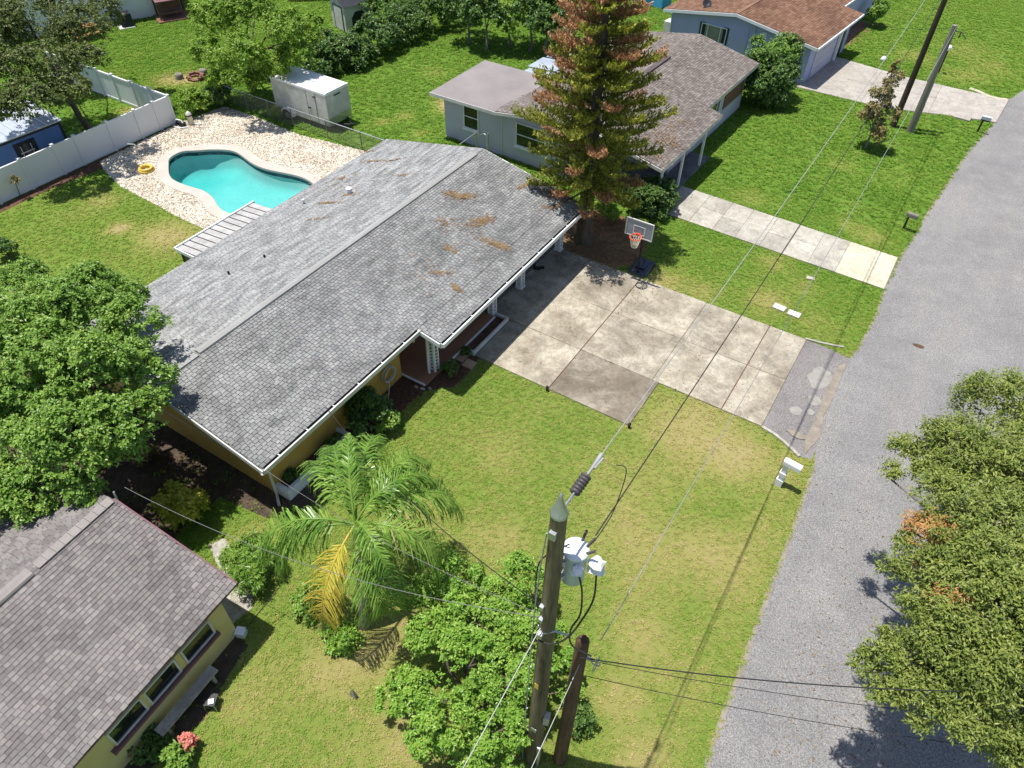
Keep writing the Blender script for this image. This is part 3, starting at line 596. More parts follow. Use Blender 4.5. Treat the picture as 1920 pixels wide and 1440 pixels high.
def lawn_points(N, x0, x1, y0, y1):
    x = rng.uniform(x0, x1, N); y = rng.uniform(y0, y1, N); k = np.ones(N, bool)
    for P in EXCL: k &= ~inpoly(x, y, P)
    thin = inpoly(x, y, SOIL)  | inpoly(x, y, BEDBL) | inpoly(x, y, WALK2)
    k &= ~(thin & (rng.random(N) < .9))
    P = np.stack([x, y, np.zeros(N)], 1)[k]; P = P[visible(P)]
    return P
Pn = np.concatenate([lawn_points(150*14*32, -12.8, 1.5, 1, 33), lawn_points(120*4*8, -16.5, -12.8, 0, 8), lawn_points(70*15*10, -12, 2.5, -9, 1), lawn_points(75*16*17, -36, -20, 4, 17)])
Pf = np.concatenate([lawn_points(50*64*50, -52, 12, 22, 72), lawn_points(30*16*40, -52, -35.2, -6, 34), lawn_points(30*10*75, 7.3, 17, -8, 66)])
Pf = Pf[~((Pf[:, 0] > -12.8) & (Pf[:, 1] < 33))]
for nm, P, pr, s0 in (('grass', Pn, tufts, 1.0), ('tall_grass', Pf, tall, 1.0)):
    d = dryness(P[:, 0], P[:, 1]); keep = rng.random(len(P)) > np.clip((d-.55)*1.1, 0, .75); P = P[keep]; d = d[keep]
    scatter(nm, P, rng.uniform(.6, 1.25, len(P))*s0*(1-.35*np.clip(d, 0, 1)), pr, attrs={'dry': d})
def pebble():
    V = []; F = []; k = 6
    for z, r in ((-.6, .55), (0., 1.), (.55, .6)):
        for j in range(k): a = 6.283*j/k; q = r*random.uniform(.8, 1.15); V.append((q*math.cos(a)*1.2, q*math.sin(a)*.85, z*.6+random.uniform(-.08, .08)))
    F = [(i*k+j, i*k+(j+1) % k, (i+1)*k+(j+1) % k, (i+1)*k+j) for i in range(2) for j in range(k)]+[tuple(range(2*k, 3*k))]
    return V, F
pebs = [proto('pebble', *pebble(), 'pebble') for _ in range(6)]
N = 100000; x = rng.uniform(-35, -21.3, N); y = rng.uniform(15.5, 25.4, N)
k = inpoly(x, y, GRAVEL) & ~inpoly(x, y, pout)
den = np.clip(1.15-0.9*np.exp(-(((x+34.4)/1.0)**2+((y-22.6)/2.6)**2))-.55*np.exp(-((y-24.9)/.45)**2), .05, 1)
k &= rng.random(N) < den
P = np.stack([x, y, np.full(N, .02)], 1)[k]
scatter('white_gravel', P, rng.gamma(5, .0062, len(P)).clip(.014, .06), pebs, tilt=.3)

# ------------------------------------------------------------------ shingle roofs
CAMP = np.array([0, 0, CAM_H])
WEDGE = None
def wedge_mesh(mat, w, l):
    b = MB(); t0, t1 = .022, .004
    b.add([(0, 0, 0), (w, 0, 0), (w, l, 0), (0, l, 0), (0, 0, t0), (w, 0, t0), (w, l, t1), (0, l, t1)], [(4, 5, 6, 7), (0, 1, 5, 4), (1, 2, 6, 5), (3, 0, 4, 7)])
    me = bpy.data.meshes.new('shingle'); me.from_pydata(b.v, [], b.f); me.materials.append(M[mat]); me.update(); return me
def shingle_slope(roof, root, slopes, mat, tab=.30, expo=.14, nparts=0, gap=.016):
    """slopes: (eave point, along vector, up vector, length along, length up) in the root's frame"""
    rows = []
    for (e, al, up, La, Lu) in slopes:
        e = np.array(e, float); al = unit(np.array(al, float)); up = unit(np.array(up, float))
        nr = int(Lu/expo)
        for r in range(nr+1):
            off = -(r % 2)*tab/2+random.uniform(-.03, .03); u = off
            while u < La:
                w = tab*random.uniform(.85, 1.15) if tab > .2 else tab*random.choice((.8, 1, 1, 1.25))
                u0, u1 = max(u, 0), min(u+w, La); u += w
                if u1-u0 < .04: continue
                v0 = r*expo+random.uniform(-.008, .008)-.02; l = min(expo*1.25, Lu-v0)
                if l < .03: continue
                rows.append((e+al*(u0+gap/2)+up*v0, al, up, u1-u0-gap, l, random.uniform(0, .008)))
    P = np.array([r[0] for r in rows]); A = np.array([r[1] for r in rows]); U = np.array([r[2] for r in rows]); W = np.array([r[3] for r in rows]); L = np.array([r[4] for r in rows]); Z = np.array([r[5] for r in rows])
    Nn = np.cross(A, U); Nn *= np.sign(Nn[:, 2:3])
    Mw = np.array(root.matrix_basis) if root else np.eye(4)
    Wp = (P+A*(W/2)[:, None]) @ Mw[:3, :3].T+Mw[:3, 3]
    parts = np.zeros(len(P), bool)
    if nparts:
        q = proj(Wp); inside = (q[:, 0] > 10) & (q[:, 0] < 1910) & (q[:, 1] > 10) & (q[:, 1] < 1430) & (W > tab*.85) & (W < tab*1.15) & (L > expo*1.1)
        d = np.linalg.norm(Wp-CAMP, axis=1)+np.where(inside, 0, 1e6); parts[np.argsort(d)[:nparts]] = True
    s = ~parts
    p, a, u, w, l, z, nn = P[s], A[s], U[s], W[s][:, None], L[s][:, None], Z[s][:, None], Nn[s]
    p = p+nn*.012
    t0 = .019+z; t1 = .004
    Vv = np.stack([p, p+a*w, p+a*w+u*l, p+u*l, p+nn*t0, p+a*w+nn*t0, p+a*w+u*l+nn*t1, p+u*l+nn*t1], 1).reshape(-1, 3)
    base = np.arange(len(p))[:, None, None]*8
    Ff = (base+np.array([(4, 5, 6, 7), (0, 1, 5, 4), (1, 2, 6, 5), (3, 0, 4, 7)])[None]).reshape(-1, 4)
    o = npmesh('shingles', Vv, Ff, [mat], roof); o['kind'] = 'stuff'
    if nparts:
        me = wedge_mesh(mat, tab-gap, expo*1.25); src = None
        for i in np.where(parts)[0]:
            if src is None: src = ob = bpy.data.objects.new('shingle', me)
            else: ob = src.copy()
            COL.objects.link(ob); ob.parent = roof
            mt = Matrix.Identity(4); pp = P[i]+Nn[i]*(.012+Z[i]*.6)
            # keep the along axis so that the wedge stays right-handed
            flip = np.dot(np.cross(A[i], U[i]), Nn[i]) < 0
            ax = -A[i] if flip else A[i]; pp = pp+(A[i]*W[i] if flip else 0)
            for r in range(3): mt[r][0] = ax[r]*W[i]/(tab-gap); mt[r][1] = U[i][r]; mt[r][2] = Nn[i][r]; mt[r][3] = pp[r]
            ob.matrix_basis = mt
def roof_deck(x_a, z_a, x_r, z_r, x_b, z_b, y0, y1, th=.10):
    b = MB(); sec = [(x_a, z_a), (x_r, z_r), (x_b, z_b), (x_b, z_b-th), (x_r, z_r-th), (x_a, z_a-th)]
    vs = [(x, y, z) for y in (y0, y1) for x, z in sec]
    b.add(vs, [(6+0, 6+1, 1, 0)[::-1], (6+1, 6+2, 2, 1)[::-1], (2, 8, 9, 3)[::-1], (3, 9, 10, 4)[::-1], (4, 10, 11, 5)[::-1], (5, 11, 6, 0)[::-1], (0, 1, 4, 5), (1, 2, 3, 4), (6, 11, 10, 7), (7, 10, 9, 8)])
    return b
def window(parent, c, w, h, axis, frame='white', pane='glass', sill=True, bars=1, out=1, t=.06):
    """axis 'y': the window lies in a wall facing along y (out=+1/-1); c = centre of the outer wall face"""
    f = MB(); s = .05
    def bxx(b, u0, u1, z0, z1, d0, d1):
        if axis == 'y': b.bx(c[0]+u0, c[0]+u1, min(c[1]+out*d0, c[1]+out*d1), max(c[1]+out*d0, c[1]+out*d1), c[2]+z0, c[2]+z1)
        else: b.bx(min(c[0]+out*d0, c[0]+out*d1), max(c[0]+out*d0, c[0]+out*d1), c[1]+u0, c[1]+u1, c[2]+z0, c[2]+z1)
    for u0, u1, z0, z1 in ((-w/2, w/2, h/2-s, h/2), (-w/2, w/2, -h/2, -h/2+s), (-w/2, -w/2+s, -h/2+s, h/2-s), (w/2-s, w/2, -h/2+s, h/2-s)): bxx(f, u0, u1, z0, z1, .002, t)
    if bars == 1: bxx(f, -w/2+s, w/2-s, -.02, .02, .002, t-.01)
    if bars == 2:
        for q in (-w/4, w/4): bxx(f, q-.02, q+.02, -h/2+s, h/2-s, .002, t-.01)
    wo_ = obj('window', f, frame, parent)
    p = MB(); bxx(p, -w/2+s, w/2-s, -h/2+s, h/2-s, .002, .018); obj('pane', p, pane, wo_)
    if sill:
        q = MB(); bxx(q, -w/2-.05, w/2+.05, -h/2-.09, -h/2-.002, .002, t+.05); obj('sill', q, 'white', wo_)
    return wo_

# ------------------------------------------------------------------ the ochre house
MH = (-16.5, 15.0, 0)
house = thing('bungalow', 'long ochre bungalow with weathered grey shingle roof beside the concrete driveway', 'house', MH)
def hp(name, b, mat, par=None): return obj(name, b, mat, par or house, MH)
EZ, EX, BX, BZ, RX, RZ = 2.48, -11.98, -21.45, 2.26, -16.08, 3.34
Y0, Y1, YS1 = 6.6, 23.5, 13.5
EX2 = -11.06; EZ2 = EZ-(EX2-EX)*.208
def wz(x): return (RZ-(x-RX)*(RZ-EZ)/(EX-RX) if x > RX else RZ-(RX-x)*(RZ-BZ)/(RX-BX))-.11
b = MB()
def wall_x(b, x, y0, y1, z1, t=.2): b.bx(x-t, x, y0, y1, 0, z1)
wall_x(b, -12.75, 7.25, 13.3, wz(-12.75)); wall_x(b, -14.3, 13.1, 18.0, wz(-14.3)-.02); wall_x(b, -16.4, 18.0, 23.2, wz(-16.4)); 
b.bx(-20.7, -20.5, 7.45, 23.0, 0, wz(-20.7)-.02)
b.bx(-14.3, -12.95, 13.1, 13.3, 0, wz(-12.95)); b.bx(-16.4, -14.3, 17.8, 18.0, 0, wz(-14.3)-.03)
for (y, yy) in ((7.25, 7.45), (23.0, 23.2)):
    xr = -12.95 if y < 10 else -16.6
    P = [(-20.7, 0), (xr, 0), (xr, wz(xr)), (RX, wz(RX)), (-20.7, wz(-20.7))] if xr > RX else [(-20.7, 0), (xr, 0), (xr, wz(xr)), (-20.7, wz(-20.7))]
    k = len(P); b.add([(p[0], y, p[1]) for p in P]+[(p[0], yy, p[1]) for p in P], [tuple(range(k)), tuple(range(2*k-1, k-1, -1))]+[(i, k+i, k+(i+1) % k, (i+1) % k) for i in range(k)])
hp('wall', b, 'ochre')
hp('wall_strip', MB().bx(-20.4, -13.0, 7.235, 7.25, .95, .99), 'offwhite')  # thin pale strip along the near side wall
roof = hp('roof', roof_deck(BX, BZ, RX, RZ, EX, EZ, Y0, Y1), 'deck')
b = MB(); b.add([(EX, YS1, EZ), (EX, Y1, EZ), (EX2, Y1, EZ2), (EX2, YS1, EZ2), (EX, YS1, EZ-.1), (EX, Y1, EZ-.1), (EX2, Y1, EZ2-.1), (EX2, YS1, EZ2-.1)], [(0, 3, 2, 1), (4, 5, 6, 7), (3, 7, 6, 2), (0, 4, 7, 3), (1, 2, 6, 5)])
hp('roof_extension', b, 'deck')
upf = (RX-EX, 0, RZ-EZ); upb = (RX-BX, 0, RZ-BZ); 
Lf = math.hypot(RX-EX, RZ-EZ); Lb = math.hypot(RX-BX, RZ-BZ); Lx = math.hypot(EX2-EX, EZ2-EZ)
sh = lambda p: (p[0]-MH[0], p[1]-MH[1], p[2]-MH[2])
bpy.context.view_layer.update()
kf = math.ceil(Lx/.14)*.14
shingle_slope(roof, house, [(sh((EX, Y0, EZ)), (0, 1, 0), upf, Y1-Y0, Lf), (sh((EX2, YS1, EZ2)), (0, 1, 0), upf, Y1-YS1, Lx-.03)], 'roof_main', .17, .112, 300, .018)
shingle_slope(roof, house, [(sh((BX, Y0, BZ)), (0, 1, 0), upb, Y1-Y0, Lb)], 'roof_back', .17, .112, 0, .014)
b = MB(); b.add([(RX-.125, 8.3, RZ+.015), (RX-.11, 8.3, RZ+.065), (RX, 8.3, RZ+.10), (RX+.11, 8.3, RZ+.065), (RX+.125, 8.3, RZ+.01), (RX-.125, 22.9, RZ+.015), (RX-.11, 22.9, RZ+.065), (RX, 22.9, RZ+.10), (RX+.11, 22.9, RZ+.065), (RX+.125, 22.9, RZ+.01)], [(0, 5, 6, 1)[::-1], (1, 6, 7, 2)[::-1], (2, 7, 8, 3)[::-1], (3, 8, 9, 4)[::-1], (0, 1, 2, 3, 4), (9, 8, 7, 6, 5)]); 
b.f = [f[::-1] if i < 4 else f for i, f in enumerate(b.f)]
hp('ridge_vent', b, 'ridge')
for i in range(6): 
    hp('ridge_cap', MB().box((RX, 6.75+i*.27, RZ+.032), (.30, .26, .03)), 'ridge')
# fascia, gutters, downspouts
def gutter(x, y0, y1, z, mat='offwhite'):
    b = MB(); b.bx(x+.10, x+.15, y0, y1, z-.15, z+.01); b.bx(x+.01, x+.10, y0, y1, z-.15, z-.12); b.bx(x+.01, x+.10, y0, y0+.02, z-.09, z); b.bx(x+.01, x+.10, y1-.02, y1, z-.09, z)
    g = hp('gutter', b, mat); hp('leaf_litter', MB().bx(x+.012, x+.098, y0+.03, y1-.03, z-.118, z-.07), 'black', g)
    for k in range(int((y1-y0)/1.1)): hp('gutter_strap', MB().bx(x+.0, x+.11, y0+.6+k*1.1, y0+.63+k*1.1, z+.002, z+.012), 'white', g)
gutter(EX, Y0, YS1, EZ); gutter(EX2, YS1, Y1, EZ2, 'white')
hp('fascia', MB().bx(EX-.03, EX+.005, Y0+.01, YS1, EZ-.24, EZ-.1), 'offwhite'); hp('fascia', MB().bx(EX2-.03, EX2+.005, YS1+.03, Y1-.03, EZ2-.26, EZ2-.1), 'white')
hp('fascia', MB().bx(BX-.02, BX+.01, Y0, Y1, BZ-.16, BZ-.01), 'white')
def rake(x0, z0, x1, z1, y, mat, h=.16, t=.04, dy=0):
    b = MB(); b.add([(x0, y, z0), (x1, y, z1), (x1, y, z1-h), (x0, y, z0-h), (x0, y+t, z0), (x1, y+t, z1), (x1, y+t, z1-h), (x0, y+t, z0-h)], [(0, 1, 2, 3)[::-1], (4, 5, 6, 7), (0, 1, 5, 4), (3, 2, 6, 7)[::-1], (1, 2, 6, 5), (0, 3, 7, 4)[::-1]]); return b
hp('rake_board', rake(EX+.1, EZ-.03, RX, RZ-.01, Y0-.045, 'offwhite'), 'offwhite'); hp('rake_board', rake(BX, BZ-.01, RX-.002, RZ-.01, Y0-.045, 'offwhite'), 'offwhite')
hp('rake_board', rake(EX2, EZ2-.01, EX, EZ-.01, YS1-.045, 'white'), 'white'); hp('rake_board', rake(EX2, EZ2, RX, RZ-.01, Y1+.005, 'white'), 'white'); hp('rake_board', rake(BX, BZ-.01, RX-.002, RZ-.01, Y1+.005, 'white'), 'white')
hp('downspout', MB().tube([(-11.9, 6.55, 2.36), (-12.1, 6.75, 2.15), (-12.55, 7.12, 1.95), (-12.62, 7.15, .2), (-12.5, 7.05, .08), (-12.35, 6.95, .05)], .045, 6), 'offwhite')
hp('downspout', MB().tube([(-11.15, 13.55, 2.18), (-11.5, 13.75, 2.05), (-11.98, 13.92, 1.9), (-12.02, 13.93, .22), (-11.95, 13.88, .1), (-11.8, 13.8, .06)], .05, 6), 'white')
hp('end_panel', MB().bx(-12.74, -12.12, 13.42, 13.46, 1.85, 2.36), 'white')
# pierced lattice posts
def lattice_post(x, y, zt, w=.24):
    b = MB()
    for dx, dy, lx, ly in ((0, -w/2, 1, 0), (w/2, 0, 0, 1), (0, w/2, 1, 0), (-w/2, 0, 0, 1)):
        for s in (-1, 1):
            cx, cy = x+dx+s*lx*(w/2-.025), y+dy+s*ly*(w/2-.025); b.box((cx, cy, zt/2+.03), (.045, .045, zt-.06))
        k = 14
        for i in range(k+1):
            z = .08+(zt-.16)*i/k; b.box((x+dx, y+dy, z), (.02+lx*(w-.06), .02+ly*(w-.06), .035))
    p = hp('post', b, 'white'); hp('post_base', MB().bx(x-.16, x+.16, y-.16, y+.16, .05, .09), 'white', p)
zt = wz(-11.95)-.05
for y in (14.15, 17.9, 19.95, 23.1): lattice_post(-11.95 if y > 15 else -11.93, y, zt)
hp('porch_floor', MB().bx(-14.3, -11.75, 13.35, 17.75, .0, .14), 'redfloor'); hp('porch_edge', MB().bx(-11.75, -11.70, 14.3, 17.75, .09, .15), 'white'); hp('porch_edge', MB().bx(-12.8, -11.75, 13.30, 13.35, .08, .145), 'white')
hp('porch_beam', MB().bx(-12.05, -11.9, 13.6, 23.3, zt, wz(-11.95)+.0), 'white')
fdw = hp('front_door', MB().bx(-14.3, -14.25, 15.4, 16.3, .15, 2.05), 'white'); hp('handle', MB().box((-14.22, 15.5, 1.05), (.05, .05, .12)), 'galv', fdw)
window(house, (-14.3-MH[0], 17.0-MH[1], 1.45), 1.1, 1.0, 'x')
for (px, py, r, h, mt) in ((655, 362, .12, .22, 'white'), (569, 379, .05, .12, 'white')):
    z = 2.9; q = at(px, py, z); z = wz(q[0])+.11; q = at(px, py, z); hp('vent_pipe', MB().tube([(q[0], q[1], z-.02), (q[0], q[1], z+h)], [r, r], 10), mt)
for (px, py) in ((497, 485), (430, 516)):
    q = at(px, py, 2.7); z = wz(q[0])+.11; q = at(px, py, z); hp('vent_pipe', MB().tube([(q[0], q[1], z-.02), (q[0], q[1], z+.16)], .04, 8), 'black')
# lean-to awning roof at the back, sheet by sheet
aw = thing('patio_awning', 'white ribbed sheet patio awning on the pool side of the ochre bungalow', 'awning', (-22, 14.4, 0))
for i in range(12):
    y0 = 12.45+i*.325; b = MB(); x0, x1, za, zb = -22.62, -21.2, 2.14, 2.27
    b.add([(x0, y0+.01, za), (x1, y0+.01, zb), (x1, y0+.28, zb), (x0, y0+.28, za), (x0, y0+.01, za+.03), (x1, y0+.01, zb+.03), (x1, y0+.28, zb+.03), (x0, y0+.28, za+.03)], [(4, 5, 6, 7), (0, 3, 2, 1), (0, 1, 5, 4), (2, 3, 7, 6), (1, 2, 6, 5), (3, 0, 4, 7)])
    obj('roof_panel', b, 'awning', aw, (-22, 14.4, 0))
b = MB(); b.bx(-22.64, -21.2, 12.42, 16.36, 2.06, 2.10); obj('backing', MB().add([(-22.6, 12.44, 2.125), (-21.2, 12.44, 2.255), (-21.2, 16.36, 2.255), (-22.6, 16.36, 2.125)], [(0, 1, 2, 3)]), 'joint', aw, (-22, 14.4, 0))
b = MB(); b.bx(-22.68, -22.63, 12.4, 16.4, 2.05, 2.22); b.bx(-22.63, -21.3, 12.40, 12.44, 2.06, 2.2); obj('fascia', b, 'white', aw, (-22, 14.4, 0))
for y in (12.55, 16.25): obj('post', MB().bx(-22.56, -22.48, y-.04, y+.04, 0, 2.1), 'navy', aw, (-22, 14.4, 0))
obj('screen', MB().bx(-22.5, -21.45, 12.53, 12.55, .0, 2.08), 'lf_hedge', aw, (-22, 14.4, 0)).data.materials[0] = mat_noisy('porch screen', (0.09, 0.09, 0.05), (0.16, 0.15, 0.09), 3)
# pine needle litter on roofs and below the pine
def needles(name, blobs, zf, n, mat='straw_needle', ln=.16, wd=.018, slope=None):
    Vs = []
    for (cx, cy, rx, ry, ang, k) in blobs:
        r = rng.normal(0, .5, (k, 2))*np.array([rx, ry]); c, s = math.cos(ang), math.sin(ang)
        x = cx+r[:, 0]*c-r[:, 1]*s; y = cy+r[:, 0]*s+r[:, 1]*c; th = rng.uniform(0, 6.28, k); l = ln*rng.uniform(.5, 1.3, k)/2
        z = np.array([zf(a) for a in x])+rng.uniform(.032, .06, k)
        dx, dy = np.cos(th)*l, np.sin(th)*l; nx_, ny_ = -np.sin(th)*wd/2, np.cos(th)*wd/2
        dz = np.array([zf(a+d)-zf(a) for a, d in zip(x, dx)])
        Vs.append(np.stack([np.stack([x-dx-nx_, y-dy-ny_, z-dz], 1), np.stack([x-dx+nx_, y-dy+ny_, z-dz+.004], 1), np.stack([x+dx+nx_, y+dy+ny_, z+dz+.004], 1), np.stack([x+dx-nx_, y+dy-ny_, z+dz], 1)], 1))
    Vv = np.concatenate(Vs).reshape(-1, 3); o = npmesh(name, Vv, np.arange(len(Vv)).reshape(-1, 4), [mat]); o['kind'] = 'stuff'; return o
def rf(px, py):
    q = at(px, py, 2.9); z = wz(q[0])+.11; return at(px, py, z)
bl = []
for px, py, rx, ry, a, k in ((868, 368, .5, .2, .9, 150), (846, 362, .35, .15, .5, 80), (902, 417, .6, .22, 1.2, 190), (931, 463, .55, .16, .3, 170), (857, 545, .22, .12, 0, 55), (843, 470, .3, .2, .3, 45), (835, 420, .35, .3, .3, 40), (980, 352, .4, .12, 1.4, 60), (1036, 392, .45, .10, 1.0, 60), (1055, 372, .9, .45, .4, 260), (830, 515, .5, .12, .7, 45), (615, 380, .5, .07, .3, 60), (655, 365, .3, .07, .3, 40), (640, 332, .18, .12, 0, 30), (700, 300, .6, .08, 0.4, 40), (735, 300, .5, .08, .6, 40), (760, 330, .5, .1, .4, 30), (690, 280, .5, .1, .4, 30), (600, 410, .6, .06, .6, 20), (780, 500, 1.4, 1.0, 0, 40), (880, 440, 1.6, 1.2, 0, 60), (640, 340, 2.2, 1.2, 0, 80)):
    q = rf(px, py); bl.append((q[0], q[1], rx, ry, a, k))
needles('roof_pine_needles', bl, lambda x: wz(x)+.11, 0)
bl = [(float(rng.uniform(-13, -8.8)), float(rng.uniform(23.3, 26.8)), .8, .7, 0, 110) for _ in range(22)]+[(-11.2, 24.0, 1.3, .7, 0, 500), (-10.1, 23.2, 1.0, .2, 0, 120)]
needles('fallen_pine_needles', bl, lambda x: .0, 0)

# ------------------------------------------------------------------ planters and small things along the front
def planter(nm, label, segs, h, w, mat, off, soil=None, round_=False):
    t = thing(nm, label, 'planter', off)
    b = MB()
    for (x0, y0, x1, y1) in segs: b.bx(min(x0, x1)-w/2, max(x0, x1)+w/2, min(y0, y1)-w/2, max(y0, y1)+w/2, 0, h)
    for i, (x0, y0, x1, y1) in enumerate(segs):
        b = MB(); e = .002*i
        b.bx(min(x0, x1)-w/2+e, max(x0, x1)+w/2-e, min(y0, y1)-w/2+e, max(y0, y1)+w/2-e, 0, h+e); o = obj('planter_wall', b, mat, t, off)
        bv = o.modifiers.new('bevel', 'BEVEL'); bv.width = .02; bv.segments = 2
    obj('soil', MB().bx(*soil), 'mulch', t, off); return t
planter('bed_border', 'low white border round the mulch bed beside the porch floor', [(-11.95, 17.9, -11.25, 17.9), (-11.25, 15.62, -11.25, 17.9), (-11.7, 15.62, -11.25, 15.62)], .2, .10, 'offwhite', (-11.4, 16.8, 0), (-11.9, -11.3, 15.66, 17.85, 0, .09))
planter('corner_planter', 'raised white planter box at the near corner of the ochre bungalow', [(-12.72, 7.35, -12.3, 7.35), (-12.3, 7.35, -12.3, 10.0), (-12.72, 10.0, -12.3, 10.0)], .42, .16, 'white', (-12.5, 8.6, 0), (-12.74, -12.35, 7.4, 9.95, 0, .3))
for (x, y, r) in ((-11.42, 15.22, 0), (-11.05, 14.98, .03)):
    q = at(*((866, 676) if r == 0 else (880, 684))); tag(obj('stepping_stone', MB().box((q[0]-(.0 if r else .12), q[1]+(0 if r else .1), .035), (.42, .4, .05), r), 'paver'), 'tan square stepping stone nearer the '+('lawn edge' if r else 'porch floor')+' in front of the white bed border', 'paver')
rl = tag(obj('garden_hose', MB().torus((-12.66, 12.55, .82), .30, .022, 26, 6, 'X').torus((-12.62, 12.55, .80), .27, .022, 26, 6, 'X').torus((-12.58, 12.56, .81), .285, .02, 26, 6, 'X').tube([(-12.6, 12.5, .53), (-12.5, 12.3, .2), (-12.35, 12.0, .04), (-12.2, 11.8, .03)], .018, 6), 'offwhite'), 'pale coiled garden hose hanging on the ochre front wall', 'garden hose')
for q, l in (((-8.08, 15.52), 'short dark stake at the middle joint of the lawn side slab edge'), ((-4.92, 15.53), 'short dark stake at the outer corner of the stained slab')):
    tag(obj('edge_stake', MB().lathe([(.0, .22), (.045, .22), (.05, .2), (.04, 0)], (q[0], q[1], 0), 8).torus((q[0], q[1], .17), .05, .012, 10, 5), 'black'), l, 'stake')
tag(obj('work_boots', MB().box((-12.0, 21.35, .12), (.28, .1, .12), .4).box((-11.88, 21.5, .11), (.26, .1, .1), .6).box((-12.1, 21.32, .2), (.1, .1, .2), .4), 'black'), 'small black object lying on the shaded carport floor', 'footwear')
sph = MB()
for (x, y, s, wh) in ((-12.1, 13.9, .16, 'large pale rock at the foot of the first porch post'), (-11.9, 13.55, .10, 'pale rock next out from the large rock at the porch post'), (-11.75, 13.2, .09, 'pale rock nearest the lawn in the front mulch bed'), (-12.0, 13.15, .08, 'pale rock nearest the coiled garden hose'), (-11.55, 13.35, .07, 'smallest pale rock at the right end of the mulch bed rocks')):
    v, f = pebble(); s_ = s/1.0; tag(obj('garden_rock', MB().add([(x+p[0]*s_, y+p[1]*s_, .04+p[2]*s_) for p in v], f), 'concrete_walk'), wh, 'rock', 'rocks in the front mulch bed')

# ------------------------------------------------------------------ neighbour house, near left
BR = R_(4.2); BO = (-10.38, 3.50, 0)
bh = thing('yellow_house', 'pale yellow house with mauve shingle roof at the near left corner', 'house', BO, BR)
bpy.context.view_layer.update()
def bp(name, b, mat, par=None): return obj(name, b, mat, par or bh)
bz, brx, brz = 2.12, -3.45, 3.12
b = MB(); b.bx(-.2, 0, -9, 0, 0, 2.05); b.bx(-7.2, -.2, -.2, 0, 0, 2.05); b.add([(-.2, -.001, 2.05), (-7.1, -.001, 2.05), (brx, -.001, 2.98), (-.2, -.2, 2.05), (-7.1, -.2, 2.05), (brx, -.2, 2.98)], [(0, 1, 2), (3, 5, 4)]); bp('wall', b, 'cream_yellow')
BE = .25
broof = bp('roof', roof_deck(-7.4, bz-.05, brx, brz, BE, bz, -9, .42, .045), 'deck_taupe')
ub = (brx-BE, 0, brz-bz)
shingle_slope(broof, bh, [((BE, -9, bz), (0, 1, 0), ub, 9.42, math.hypot(brx-BE, brz-bz))], 'roof_mauve', .15, .115, 300, .011)
shingle_slope(broof, bh, [((-7.4, -9, bz-.05), (0, 1, 0), (brx+7.4, 0, brz-bz+.05), 9.42, math.hypot(brx+7.4, brz-bz+.05))], 'roof_mauve', .15, .115, 0, .011)
for i in range(9): bp('ridge_cap', MB().box((brx, .25-i*.235, brz+.035), (.26, .225, .03)), 'ridge_mauve')
b = MB(); b.add([(brx-.16, -9, brz+.02), (brx-.13, -9, brz+.07), (brx, -9, brz+.10), (brx+.13, -9, brz+.07), (brx+.16, -9, brz+.02), (brx-.16, -1.9, brz+.02), (brx-.13, -1.9, brz+.07), (brx, -1.9, brz+.10), (brx+.13, -1.9, brz+.07), (brx+.16, -1.9, brz+.02)], [(0, 1, 6, 5)[::-1], (1, 2, 7, 6)[::-1], (2, 3, 8, 7)[::-1], (3, 4, 9, 8)[::-1], (5, 6, 7, 8, 9)[::-1]]); b.f = [f[::-1] for f in b.f[:4]]+[b.f[4]]
bp('ridge_vent', b, 'ridge_mauve')
bp('fascia', MB().bx(BE-.03, BE-.005, -9, .42, bz-.11, bz-.047), 'mauve'); bp('rake_board', rake(BE, bz-.01, brx, brz-.01, .425, 'mauve', .14), 'mauve')
for i, yc in enumerate((-.93, -2.02, -3.02)):
    w = .92; f = MB(); x0 = 0.002
    for (y0, y1, z0, z1) in ((-w/2, w/2, 1.56, 1.61), (-w/2, w/2, .97, 1.02), (-w/2, -w/2+.05, 1.02, 1.56), (w/2-.05, w/2, 1.02, 1.56)): f.bx(x0, .05, yc+y0, yc+y1, z0, z1)
    wf = bp('window', f, 'offwhite'); bp('pane', MB().bx(x0, .016, yc-w/2+.05, yc+w/2-.05, 1.02, 1.56), 'glass', wf)
for yc in (-1.475, -2.52): bp('mullion_panel', MB().bx(.002, .035, yc-.075, yc+.075, .97, 1.62), 'cream_yellow')
bp('sill', MB().bx(.002, .13, -3.62, -.42, .86, .955), 'mauve')
bp('antenna_mast', MB().tube([(-3.4, .46, 2.9), (-3.4, .5, 3.35)], .025, 6), 'galv')
bench = thing('plank_bench', 'weathered grey plank bench below the windows of the pale yellow house', 'bench', (-9.9, 1.6, 0), BR)
obj('seat', MB().box((0, 0, .42), (.28, 1.75, .05)), 'concrete_walk', bench)
for y in (-.7, .7): obj('leg', MB().box((0, y, .2), (.24, .07, .40)), 'concrete_walk', bench)
sc = thing('step_stool', 'small dark stool with pale items standing beside the plank bench', 'stool', (-9.5, 1.9, 0), .5)
obj('seat', MB().box((0, 0, .3), (.3, .3, .03)), 'black', sc); obj('cloth', MB().box((.05, -.05, .335), (.13, .12, .03), .3), 'bag', sc)
for sx in (-1, 1):
    for sy in (-1, 1): obj('leg', MB().tube([(sx*.12, sy*.12, .29), (sx*.15, sy*.15, 0)], .015, 5), 'galv', sc)
bk = thing('white_bucket', 'small pale box standing at the house corner in the grass', 'box', (*at(1247/2.743, 915+755/2.743)[:2], 0), .4)
obj('body', MB().box((0, 0, .11), (.24, .2, .22)), 'offwhite', bk); obj('lid', MB().box((0, 0, .23), (.26, .22, .02)), 'white', bk)
